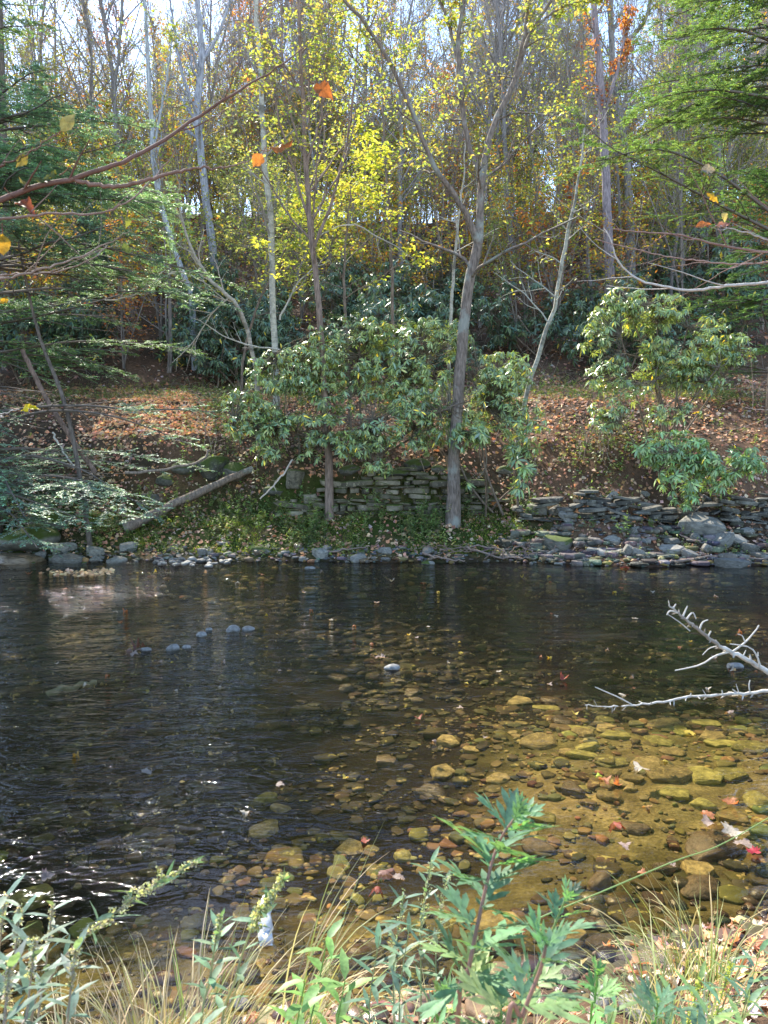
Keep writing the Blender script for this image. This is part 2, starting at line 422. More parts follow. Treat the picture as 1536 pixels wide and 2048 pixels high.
# ------------------------------------------------------------------ ground sheet and water
def axis(segs):
    out = [segs[0][0]]
    for (a, b, s) in segs:
        n = max(1, int(round((b - a) / s))); out += list(np.linspace(a, b, n + 1)[1:])
    return np.array(out)
xs = axis([(-160, -40, 8), (-40, -14, 1.2), (-14, -8, .3), (-8, 8, .07), (8, 14, .3), (14, 40, 1.2), (40, 160, 8)])
ys = axis([(-60, -6, 6), (-6, 1, .3), (1, 9, .06), (9, 19, .07), (19, 24, .15), (24, 60, .5), (60, 110, 3), (110, 320, 15)])
X, Y = np.meshgrid(xs, ys)
Z = H(X.ravel(), Y.ravel())
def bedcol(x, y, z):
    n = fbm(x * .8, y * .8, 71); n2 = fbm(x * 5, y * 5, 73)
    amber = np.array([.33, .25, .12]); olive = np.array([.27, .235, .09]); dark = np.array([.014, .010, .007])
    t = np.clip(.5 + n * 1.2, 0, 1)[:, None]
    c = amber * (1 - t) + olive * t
    d = np.maximum(np.maximum(smooth(-.12, -.36, z), smooth(6.3, 7.8, y)), np.maximum(smooth(1.2, .1, x) * smooth(4.6, 5.3, y), .55 * smooth(4.6, 4.0, y) * smooth(.3, .9, x)))[:, None]  # darker with depth; shade around the sunlit patches painted in by position
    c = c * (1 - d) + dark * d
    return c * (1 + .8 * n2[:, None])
def groundcol(x, y, z):
    fs = far_shore(x); ns = near_shore(x); u = y - fs
    litter = np.array([.15, .085, .05]); dirt = np.array([.055, .038, .024]); moss = np.array([.040, .055, .010]); straw = np.array([.24, .18, .10])
    n = fbm(x * .7, y * .7, 81)[:, None]; n3 = fbm(x * 2.5, y * 2.5, 83)[:, None]
    c = litter * np.ones((len(x), 1))
    c = c + (dirt - c) * np.clip(.45 + n * 1.4, 0, 1)
    mo = (np.exp(-((u - 1.0) / 1.0) ** 2) * smooth(4, 2, x))[:, None]
    c = c + (moss - c) * np.clip(mo * (1.1 + n3 * 1.6), 0, 1)
    tr = (smooth(5.0, 5.6, u) * (1 - smooth(7.5, 9, u)))[:, None]
    c = c + (straw - c) * np.clip(tr * (.6 + n3), 0, .8)
    wet = np.clip(1 - np.abs(np.where(y > 8, u, ns - y)) / .3, 0, 1)[:, None]
    c = c * (1 - .65 * wet)
    inb = ((y > ns) & (y < fs))[:, None]
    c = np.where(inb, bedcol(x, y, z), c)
    return np.clip(c, .004, .9)
nx, ny = len(xs), len(ys)
i, j = np.meshgrid(np.arange(nx - 1), np.arange(ny - 1)); a0 = (j * nx + i).ravel()
TT = np.concatenate([np.stack([a0, a0 + 1, a0 + nx + 1], 1), np.stack([a0, a0 + nx + 1, a0 + nx], 1)])
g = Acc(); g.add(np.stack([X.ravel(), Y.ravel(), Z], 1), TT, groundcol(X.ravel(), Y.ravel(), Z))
tag(g.build('ground', M['ground']), kind='structure')
wx = axis([(-60, -12, 4), (-12, 12, .25), (12, 60, 4)]); wy = axis([(1.5, 15.5, .25)])
WX, WY = np.meshgrid(wx, wy); i, j = np.meshgrid(np.arange(len(wx) - 1), np.arange(len(wy) - 1)); a0 = (j * len(wx) + i).ravel(); nw = len(wx)
TT = np.concatenate([np.stack([a0, a0 + 1, a0 + nw + 1], 1), np.stack([a0, a0 + nw + 1, a0 + nw], 1)])
wxr, wyr = WX.ravel(), WY.ravel()
rough = .60 + .65 * smooth(1.4, -2.0, wxr) + .35 * fbm(wxr * .5, wyr * .7, 91) - .25 * smooth(1.0, 3.5, wxr)
rough = np.clip(rough + .9 * np.exp(-((wxr + 2.1) / 1.1) ** 2 - ((wyr - 8.2) / 1.0) ** 2) + 1.0 * np.exp(-((wxr + 4.4) / 1.3) ** 2 - ((wyr - 11.3) / 1.8) ** 2) + .5 * np.exp(-((wxr + .4) / .8) ** 2 - ((wyr - 3.6) / .9) ** 2), .12, 2.8) * (.22 + .78 * smooth(3.3, 4.6, wyr))
w = Acc(); w.add(np.stack([wxr, wyr, wxr * 0], 1), TT, np.stack([rough] * 3, 1))
tag(w.build('water', M['water']), kind='structure')
# ================================================================== trees on the far bank
YG = [(.38, .44, .07), (.46, .46, .08), (.32, .40, .08), (.52, .46, .09), (.26, .35, .08)]
YGD = [(.36, .42, .07), (.42, .44, .09), (.30, .38, .08), (.50, .46, .10), (.25, .34, .08), (.46, .36, .10)]
YO = [(.55, .42, .06), (.55, .30, .05), (.45, .40, .08), (.48, .20, .05), (.32, .36, .07)]
OR = [(.50, .20, .05), (.42, .14, .05), (.50, .28, .06), (.30, .12, .05)]
GREY = (.30, .275, .26); GREYB = (.34, .33, .345); PALE = (.48, .45, .38); BROWN = (.20, .155, .125); RED = (.26, .185, .145)

def leafset(acc, P, rng, per, L, cols, prof='d', up=.7, filt=True, jit=.05, W=.55, droop=.1, spread=1.0):
    """leaves set along the outer part of every twig in P (n,k,3)"""
    n, k = P.shape[:2]
    idx = np.repeat(np.arange(n), per); m = len(idx)
    if m == 0: return
    t = .25 + .75 * rng.rand(m); q = t * (k - 1); i = np.minimum(q.astype(int), k - 2); f = (q - i)[:, None]
    B = P[idx, i] * (1 - f) + P[idx, i + 1] * f + rng.normal(0, jit, (m, 3))
    T = nrm(P[idx, i + 1] - P[idx, i])
    D = nrm(T * .5 + rng.normal(0, .6 * spread, (m, 3)) * np.array([1, 1, .45]) + np.array([0, 0, -.15]))
    Nn = nrm(np.array([0, 0, up])[None] + rng.normal(0, .45, (m, 3)))
    LL = L * (.65 + .6 * rng.rand(m)); C = pick(cols, m, rng)
    if filt:
        kp = keep(B, rng); B, D, Nn, LL, C = B[kp], D[kp], Nn[kp], LL[kp], C[kp]
    leaves(acc, B, D, Nn, LL, LL * W, C, prof, .2, droop)

def path_tree(name, label, cat, trunk, limbs, spec, leafs=None, bark='bark', col=GREY, group=None, sides=9, seed=1, twcol=None, droopfn=None):
    """trunk: [(px,py,Y,r)...]; limbs: list of the same; spec: list of child levels"""
    rng = np.random.RandomState(seed)
    def poly(pts, n):
        pts = np.array([list(at(p[0], p[1], p[2])) + [p[3]] for p in pts]); q = resample(pts, n); return q[:, :3], np.maximum(q[:, 3], .004)
    tp, tr = poly(trunk, 26)
    tp[1:-1] += rng.normal(0, .01, (24, 3))
    base = tp[0].copy()
    if len(limbs) >= 0:
        gz = h1(base[0], base[1]); base[2] = min(base[2], gz); tp[0, 2] = gz - .12; tr[0] *= 1.35; tr[1] *= 1.1
    root = empty(name, tuple(base)); tag(root, label, cat, group)
    a = Acc(); tubes(a, tp - base, tr, sides, np.array(col)); o = a.build('trunk', M[bark], root)
    P = [tp[None]]; R = [tr[None]]
    for lb in limbs:
        lp, lr = poly(lb, 22); lp[2:-1] += rng.normal(0, .012, (19, 3))
        a = Acc(); tubes(a, lp - base, lr, max(6, sides - 2), np.array(col)); a.build('limb', M[bark], root)
        P.append(resample(lp, 26)[None]); R.append(np.interp(np.linspace(0, 21, 26), np.arange(22), lr)[None])
    P = np.concatenate(P); R = np.concatenate(R)
    cr = Acc(); last = None
    for (cnt, t0, t1, ratio, ang, k, wa, up, flat, rr, rmin) in spec:
        P, R = children(P, R, cnt, t0, t1, ratio, ang, k, wa, up, rng, rr, rmin, flat)
        tubes(cr, P - base, R, 4 if R.max() > .02 else 3, np.array(twcol or col)); last = P
    if cr.n: cr.build('crown', M[bark if bark != 'bark_pale' else 'twig'], root)
    if leafs and last is not None:
        lf = Acc(); leafset(lf, last - 0, rng, *leafs)
        if lf.n:
            lf.v = [v - base.astype(np.float32) for v in lf.v]; lf.build('foliage', M['yleaf'], root)
    return root

# the forked tree in the middle
path_tree('forked_tree', 'sturdy grey-brown tree with a forked trunk standing before the stacked stone wall', 'tree',
    [(905, 1045, 14.9, 0.126), (908, 930, 14.9, 0.112), (917, 780, 14.95, 0.109), (925, 680, 15, 0.105), (930, 620, 15, 0.102), (942, 550, 15, 0.095), (956, 485, 15, 0.088), (962, 400, 15.1, 0.068), (965, 350, 15.1, 0.068),
     (982, 270, 15.2, 0.058), (1012, 200, 15.3, 0.048), (1040, 130, 15.3, 0.041), (1062, 60, 15.4, 0.034), (1110, -10, 15.4, 0.031), (1150, -90, 15.5, 0.024)],
    [[(957, 490, 15, 0.075), (938, 440, 14.9, 0.058), (912, 392, 14.8, 0.051), (880, 350, 14.7, 0.048), (853, 300, 14.6, 0.044), (820, 215, 14.5, 0.041), (782, 130, 14.4, 0.034), (735, 55, 14.3, 0.031), (690, 0, 14.2, 0.027), (650, -50, 14.2, 0.020)],
     [(963, 352, 15.1, 0.054), (940, 300, 15.2, 0.048), (926, 220, 15.2, 0.051), (916, 110, 15.3, 0.048), (922, 40, 15.3, 0.037), (935, -60, 15.3, 0.034)],
     [(916, 120, 15.3, 0.034), (900, 60, 15.4, 0.031), (880, 0, 15.4, 0.027), (870, -60, 15.4, 0.020)],
     [(1030, 150, 15.3, 0.031), (1048, 70, 15.1, 0.034), (1055, 0, 15.1, 0.031), (1060, -60, 15.1, 0.027)],
     [(1063, 58, 15.4, 0.027), (1100, 30, 15.4, 0.020), (1150, 5, 15.4, 0.014), (1200, 0, 15.4, 0.008)]],
    [(11, .3, 1, .20, .9, 8, .16, .04, False, .4, .008), (6, .15, 1, .5, .8, 6, .16, .03, False, .6, .005), (3, .2, 1, .5, .7, 5, .18, 0, False, .6, .003)],
    (2, .085, YGD, 'd', .7), 'bark_lichen', (.21, .165, .135), seed=3, sides=12)
# trunk 2
path_tree('slender_tree', 'slender red-brown tree growing up through the middle rhododendron, crown full of yellow-green leaves', 'tree',
    [(658, 950, 15.25, 0.072), (650, 800, 15.3, 0.064), (641, 650, 15.3, 0.060), (628, 520, 15.3, 0.055), (618, 430, 15.3, 0.051), (613, 340, 15.3, 0.047), (606, 200, 15.4, 0.043), (600, 80, 15.4, 0.034), (596, -60, 15.4, 0.025)],
    [[(624, 470, 15.3, 0.030), (600, 380, 15.2, 0.025), (570, 280, 15.1, 0.019), (540, 170, 15, 0.014), (520, 60, 15, 0.009)],
     [(626, 500, 15.3, 0.034), (670, 380, 15.4, 0.027), (700, 250, 15.5, 0.022), (712, 120, 15.5, 0.017), (730, -20, 15.5, 0.010)],
     [(613, 335, 15.3, 0.025), (640, 240, 15.2, 0.021), (655, 120, 15.2, 0.017), (660, -20, 15.1, 0.013)],
     [(611, 320, 15.3, 0.025), (580, 220, 15.3, 0.017), (566, 100, 15.3, 0.014), (560, -20, 15.3, 0.009)]],
    [(11, .3, 1, .30, .65, 8, .1, .05, False, .45, .006), (6, .15, 1, .55, .7, 6, .1, .01, True, .6, .004), (4, .2, 1, .5, .7, 4, .1, -.01, True, .6, .0025)],
    (2, .085, YGD, 'd', .8), 'bark', RED, seed=11)
path_tree('pale_birch', 'pale straight birch with an upright white-barked trunk left of the slender red-brown tree', 'tree',
    [(553, 845, 17.3, .075), (550, 700, 17.3, .07), (545, 560, 17.3, .068), (541, 440, 17.3, .065), (530, 330, 17.3, .062), (524, 200, 17.3, .055), (516, 60, 17.4, .05), (508, -60, 17.4, .04)],
    [], [(18, .35, 1, .14, .7, 7, .13, .05, False, .4, .007), (6, .15, 1, .55, .7, 5, .14, .02, False, .6, .004), (3, .15, 1, .5, .7, 4, .14, .0, False, .6, .003)],
    (1, .08, YG, 'd', .7), 'bark_pale', PALE, seed=17, twcol=(.3, .27, .24))
path_tree('crooked_sapling', 'crooked pale sapling bending left above the orange leaf patch', 'tree',
    [(516, 770, 16.6, .045), (501, 690, 16.5, .045), (480, 620, 16.4, .042), (455, 592, 16.3, .04), (428, 568, 16.2, .036), (400, 530, 16.1, .032), (380, 490, 16, .028), (362, 430, 16, .022), (350, 370, 16, .012)],
    [], [(10, .25, 1, .3, .9, 8, .14, .03, False, .45, .006), (6, .1, 1, .5, .7, 5, .14, .02, False, .6, .004)], None, 'bark_pale', (.42, .36, .30), seed=23)
path_tree('leaning_sapling', 'thin grey sapling leaning right above the leaf-strewn bank right of the forked tree', 'tree',
    [(1035, 890, 16.6, .05), (1045, 830, 16.6, .05), (1062, 760, 16.6, .048), (1085, 680, 16.6, .046), (1110, 610, 16.6, .042), (1124, 520, 16.7, .038), (1138, 460, 16.7, .034), (1152, 390, 16.8, .028), (1165, 300, 16.8, .018), (1172, 220, 16.8, .01)],
    [], [(12, .35, 1, .22, .9, 7, .13, .03, False, .45, .006), (6, .1, 1, .5, .7, 5, .14, .02, False, .6, .004)], (2, .07, YG, 'd', .7), 'bark_pale', (.38, .37, .32), seed=29)
path_tree('thin_sapling', 'straight thin pale sapling close behind the forked trunk', 'tree',
    [(898, 720, 16.3, .035), (903, 620, 16.3, .033), (906, 560, 16.3, .03), (914, 470, 16.3, .027), (920, 420, 16.3, .022), (926, 360, 16.3, .016), (930, 280, 16.3, .01)],
    [], [(8, .4, 1, .2, .8, 6, .12, .03, False, .45, .005), (4, .1, 1, .5, .7, 4, .12, .0, False, .6, .003)], None, 'bark_pale', (.42, .39, .33), seed=31)
path_tree('beech_sapling', 'low beech sapling spreading flat sprays of bright yellow leaves behind the middle rhododendron', 'tree',
    [(700, 800, 17, .035), (696, 700, 16.8, .032), (690, 600, 16.6, .028), (690, 500, 16.5, .022), (700, 400, 16.4, .014), (705, 330, 16.4, .008)],
    [], [(18, .35, 1, .42, 1.15, 8, .08, .02, False, .45, .006), (8, .15, 1, .42, .8, 6, .08, -.01, True, .6, .004), (3, .15, 1, .5, .7, 4, .1, 0, True, .6, .002)],
    (6, .10, [(.55, .58, .07), (.62, .58, .09), (.45, .52, .08)], 'd', 1.2), 'bark', BROWN, seed=37)
path_tree('beech_sapling', 'taller beech sapling with loose yellow-green leaves left of the forked tree top', 'tree',
    [(790, 760, 18, .04), (785, 600, 18, .036), (780, 450, 18, .032), (770, 300, 18, .026), (765, 150, 18, .018), (760, 40, 18, .01)],
    [], [(16, .4, 1, .3, 1.05, 8, .08, .02, False, .45, .006), (8, .15, 1, .42, .8, 6, .08, -.01, True, .6, .004), (3, .15, 1, .5, .7, 4, .1, 0, True, .6, .002)],
    (3, .09, YG, 'd', 1.0), 'bark', BROWN, seed=41)
path_tree('beech_sapling', 'narrow beech sapling with yellow sprays low between the pale birch and the crooked sapling', 'tree',
    [(480, 820, 18.5, .035), (490, 700, 18.4, .03), (520, 600, 18.2, .026), (560, 520, 18, .02), (590, 450, 18, .012)],
    [], [(13, .3, 1, .30, 1.1, 7, .08, .02, False, .45, .006), (6, .15, 1, .45, .8, 5, .08, -.01, True, .6, .004), (3, .15, 1, .5, .7, 4, .1, 0, True, .6, .002)],
    (6, .09, YG, 'd', 1.2), 'bark', BROWN, seed=43)
# trunks on the slope that the photo singles out
path_tree('slope_tree', 'grey-blue wavering trunk rising behind the crooked sapling', 'tree',
    [(432, 600, 27, .15), (426, 500, 27, .14), (412, 400, 27, .13), (402, 300, 27, .125), (394, 220, 27, .12), (404, 110, 27, .10), (396, 0, 27, .08), (400, -120, 27, .05)],
    [[(394, 230, 27, .06), (360, 130, 27, .05), (340, 0, 27, .03)], [(402, 130, 27, .06), (440, 60, 27, .05), (470, -30, 27, .03)]],
    [(12, .4, 1, .16, .7, 8, .13, .06, False, .45, .012), (7, .1, 1, .5, .7, 6, .14, .03, False, .6, .007), (3, .1, 1, .5, .7, 5, .14, .0, False, .6, .005)], (1, .12, YG, 'd', .7), 'bark', (.36, .36, .40), seed=47)  # grey-blue bark colour includes painted distance haze
path_tree('slope_tree', 'slim pale grey trunk leaning left beside the wavering grey-blue trunk', 'tree',
    [(388, 610, 24, .085), (368, 550, 24, .085), (345, 490, 24, .08), (325, 420, 24, .078), (310, 350, 24, .075), (304, 270, 24, .07), (298, 160, 24, .06), (290, 30, 24, .045), (280, -90, 24, .03)],
    [[(306, 300, 24, .04), (330, 180, 24, .03), (345, 60, 24, .02)]],
    [(13, .4, 1, .15, .7, 8, .13, .06, False, .45, .010), (7, .1, 1, .5, .7, 6, .14, .03, False, .6, .006), (3, .1, 1, .5, .7, 5, .14, .0, False, .6, .004)], (1, .12, YG, 'd', .7), 'bark', (.40, .41, .43), seed=53)  # bark paled towards blue-grey, haze put into the colour
path_tree('slope_tree', 'tall plum-brown trunk on the slope between the leaning sapling and the right rhododendron', 'tree',
    [(1222, 580, 26, .15), (1218, 480, 26, .145), (1213, 400, 26, .14), (1209, 300, 26, .13), (1204, 200, 26, .12), (1196, 100, 26, .11), (1186, 0, 26, .09), (1180, -100, 26, .06)],
    [[(1207, 230, 26, .06), (1235, 140, 26, .05), (1260, 20, 26, .03)]],
    [(12, .45, 1, .16, .7, 8, .13, .06, False, .45, .012), (7, .1, 1, .5, .7, 6, .14, .03, False, .6, .007), (3, .1, 1, .5, .7, 5, .14, .0, False, .6, .005)], (2, .12, OR, 'd', .7), 'bark', (.28, .23, .24), seed=59)
path_tree('slope_tree', 'curving double-stemmed trunk just right of the tall plum-brown trunk', 'tree',
    [(1262, 520, 32, .17), (1258, 400, 32, .16), (1250, 300, 32, .15), (1232, 200, 32, .14), (1224, 110, 32, .12), (1222, 20, 32, .1), (1230, -80, 32, .07)],
    [[(1228, 150, 32, .09), (1250, 90, 32, .08), (1290, 40, 32, .07), (1310, -40, 32, .05)]],
    [(12, .4, 1, .16, .7, 8, .13, .06, False, .45, .012), (7, .1, 1, .5, .7, 6, .14, .03, False, .6, .007), (3, .1, 1, .5, .7, 5, .14, .0, False, .6, .005)], (1, .12, YG, 'd', .7), 'bark', (.30, .27, .25), seed=61)

# ------------------------------------------------------------------ the bare autumn wood on the slope: variants, then copies
def forest_variant(seed, h, r, lean, leafn, cols, bare=.4, col=GREY, spread=.16, nl=24):
    rng = np.random.RandomState(seed)
    k = 22; t = np.linspace(0, 1, k)
    ph = rng.rand(4) * 6
    P = np.stack([lean * h * t ** 1.4 + .25 * np.sin(t * 5 + ph[0]) + .12 * np.sin(t * 13 + ph[1]) - .25 * math.sin(ph[0]) - .12 * math.sin(ph[1]), .25 * np.sin(t * 4 + ph[2]) - .25 * math.sin(ph[2]), h * t - .3], 1)
    R = r * .62 * (1 - t * .8) ; R[0] *= 1.3; P[:, :2] += np.cumsum(rng.normal(0, .035, (k, 2)), 0) * np.minimum(t * 4, 1)[:, None]
    root = empty('forest_tree')
    a = Acc(); tubes(a, P, R, 8, np.array(col))
    L1, R1 = children(P[None], R[None], nl, bare, 1, spread * 1.75, .62, 9, .10, .09, rng, .5, .02)
    tubes(a, L1, R1, 5, np.array(col)); a.build('trunk', M['bark'], root)
    c = Acc()
    L2, R2 = children(L1, R1, 8, .12, 1, .6, .6, 7, .12, .06, rng, .55, .009); tubes(c, L2, R2, 3, np.array(col) * 1.35)  # twigs lightened level by level, distance haze put into their colour
    L3, R3 = children(L2, R2, 5, .15, 1, .5, .6, 5, .13, .03, rng, .6, .0065); tubes(c, L3, R3, 3, np.array(col) * 1.5)
    L4, R4 = children(L3, R3, 4, .2, 1, .6, .6, 4, .13, .03, rng, .6, .0055); tubes(c, L4, R4, 3, np.array(col) * 1.6)
    c.build('crown', M['twig'], root)
    if leafn > 0:
        f = Acc(); sel = L3[rng.rand(len(L3)) < leafn]
        # leaves gather in clumps: keep those whose clump noise is high
        cl = vnoise(sel[:, 0, 0] * .9 + seed, sel[:, 0, 2] * .9, seed)
        sel = sel[cl > -.12]
        leafset(f, sel, rng, 5, .14, cols, 'd', .5, False, .12)
        f.build('foliage', M['yleaf'], root)
    return root
VAR = [
    ('bare', forest_variant(101, 17, .15, .03, .25, YO, .22, (.24, .22, .21))),
    ('bare', forest_variant(102, 19, .18, -.05, .25, YG, .25, (.27, .255, .26))),
    ('bare', forest_variant(103, 16, .12, .07, .15, YG, .2, (.26, .235, .22))),
    ('bare', forest_variant(104, 20, .20, -.02, .22, YO, .3, (.25, .23, .225))),
    ('yellow', forest_variant(105, 15, .13, .04, .55, YG, .25, (.24, .21, .19))),
    ('golden', forest_variant(106, 14, .12, -.04, .6, YO, .25, (.27, .24, .22))),
    ('russet', forest_variant(107, 13, .11, .05, .5, OR, .25, (.23, .19, .17))),
]
LM = [(60, 'the left hemlock'), (320, 'the slim pale leaning trunk'), (430, 'the wavering grey-blue trunk'), (540, 'the pale birch'), (640, 'the slender red-brown tree'), (790, 'the tall beech sapling'),
      (940, 'the forked tree'), (1110, 'the leaning sapling'), (1215, 'the plum-brown trunk'), (1300, 'the double-stemmed trunk'), (1450, 'the right hemlock')]
def near_lm(px): return min(LM, key=lambda l: abs(l[0] - px))[1]
ORD = ['nearest', 'second', 'third', 'fourth', 'fifth', 'sixth', 'seventh', 'eighth', 'ninth', 'tenth', 'eleventh', 'twelfth', 'thirteenth', 'fourteenth', 'fifteenth', 'sixteenth', 'seventeenth', 'eighteenth', 'nineteenth', 'twentieth']
rf = np.random.RandomState(5)
def sunny(x, y, top=17, strict=False):
    """true where a tree would stand in the way of the sun on one of the lit patches"""
    for (cx, cy, rx, ry, z0) in (LIT[4:6] if strict else LIT[:8]):
        t = (y - cy) / SD[1]
        if t > 0 and abs(x - cx - t * SD[0]) < rx + 1.2 and z0 + t * SD[2] < h1(x, y) + top: return True
    return False
spots = []
tries = 0
while len(spots) < 180 and tries < 30000:
    tries += 1
    y = 27 + 48 * rf.rand() ** 1.1; x = (rf.rand() * 2 - 1) * (y * .54 + 1)
    md = (2.6 if y < 33 else 1.5) + (y - 25) * .015
    if all((x - q[0]) ** 2 + (y - q[1]) ** 2 > md ** 2 for q in spots):
        if y < 42 and sunny(x, y) and rf.rand() < (.6 if pxof(x, y) > 500 else .25): continue
        if y < 36 and sunny(x, y, 17, True): continue
        spots.append((x, y))
for q in ((-20, 26), (-23, 31), (-27, 29), (-26, 36), (-31, 40), (-34, 46), (-22, 38), (-17.5, 24), (-24, 24), (-29, 25), (-33, 31)): spots.append(q)  # off-frame trees, added so the left water reflects wood instead of sky
for q in range(18): spots.append(((-.48 + .42 * rf.rand()) * (44 + q * 1.3), 44 + q * 1.3))
spots.sort(key=lambda s: s[1])
cntk = {}
used = set()
for (x, y) in spots:
    v = rf.choice(7, p=[.19, .17, .17, .13, .14, .12, .08]); kind, proto = VAR[v]
    if v in used: o = dup(proto)
    else: o = proto; used.add(v)
    s = .78 + .3 * rf.rand()
    o.location = (x, y, h1(x, y)); o.rotation_euler = (rf.normal(0, .05), rf.normal(0, .08), rf.rand() * 6.28); g_ = s * (.72 + .5 * rf.rand()); o.scale = (g_, g_, s * (.9 + .25 * rf.rand()))
    lm = near_lm(pxof(x, y)); key = (kind, lm); i = cntk.get(key, 0); cntk[key] = i + 1
    desc = {'bare': 'bare grey tree', 'yellow': 'yellow-green leaved tree', 'golden': 'gold-leaved tree', 'russet': 'russet-leaved tree'}[kind]
    tag(o, ('%s %s up the slope behind %s' % (ORD[min(i, 19)], desc, lm)), 'tree', 'trees of the wood on the slope')

# saplings / brush with coloured leaves on the slope
def sapling_variant(seed, h, cols, leafn=5, L=.10, col=(.24, .2, .17)):
    rng = np.random.RandomState(seed); root = empty('understory_sapling'); a = Acc(); f = Acc(); c = Acc()
    for s in range(3):
        k = 12; t = np.linspace(0, 1, k); d = rng.normal(0, .16, 2)
        P = np.stack([d[0] * h * t ** 1.3 + .06 * np.sin(t * 7 + s), d[1] * h * t ** 1.3, h * t * (1 - .15 * s) - .1], 1); R = .035 * (1 - .8 * t)
        tubes(a, P, R, 5, np.array(col))
        L1, R1 = children(P[None], R[None], 12, .2, 1, .32, .9, 7, .1, .03, rng, .5, .009)
        L2, R2 = children(L1, R1, 6, .1, 1, .5, .75, 5, .1, .0, rng, .6, .006, True)
        tubes(c, L1, R1, 3, np.array(col)); tubes(c, L2, R2, 3, np.array(col))
        leafset(f, L2, rng, leafn, L, cols, 'd', .9, False, .06)
    a.build('trunk', M['bark'], root); c.build('crown', M['twig'], root); f.build('foliage', M['yleaf'], root)
    return root
SV = [('yellow-green', sapling_variant(201, 5.0, YG, 6)), ('golden', sapling_variant(202, 4.5, YO, 6)), ('rusty orange', sapling_variant(203, 4.0, OR, 4)),
      ('pale green', sapling_variant(204, 5.0, [(.20, .26, .10), (.27, .32, .10), (.34, .34, .12)], 7)), ('sparse yellow', sapling_variant(205, 6.0, YO + YG, 3))]
used = set(); cntk = {}
sp = []
for q in range(9000):
    if len(sp) >= 235: break
    y = 22 + 28 * rf.rand() ** .8; x = (rf.rand() * 2 - 1) * (y * .52 + .5)
    px = pxof(x, y)
    if y < 26 and 380 < px < 1250 and rf.rand() < .6: continue
    if all((x - u[0]) ** 2 + (y - u[1]) ** 2 > 1.3 for u in sp): sp.append((x, y))
for q in range(46): sp.append((-27 + 54 * (q + rf.rand()) / 46, 41 + 9 * rf.rand()))
sp.sort(key=lambda s: s[1])
for (x, y) in sp:
    v = rf.choice(5, p=[.30, .17, .07, .24, .22]); kind, proto = SV[v]
    if v in used: o = dup(proto)
    else: o = proto; used.add(v)
    s = (.85 + .6 * rf.rand()) * (1.25 if y > 40 else 1.0); o.location = (x, y, h1(x, y)); o.rotation_euler = (0, 0, rf.rand() * 6.28); o.scale = (s, s, s)
    lm = near_lm(pxof(x, y)); key = (kind, lm); i = cntk.get(key, 0); cntk[key] = i + 1
    tag(o, '%s %s understory sapling on the slope behind %s' % (ORD[min(i, 19)], kind, lm), 'sapling', 'leafy saplings on the slope')

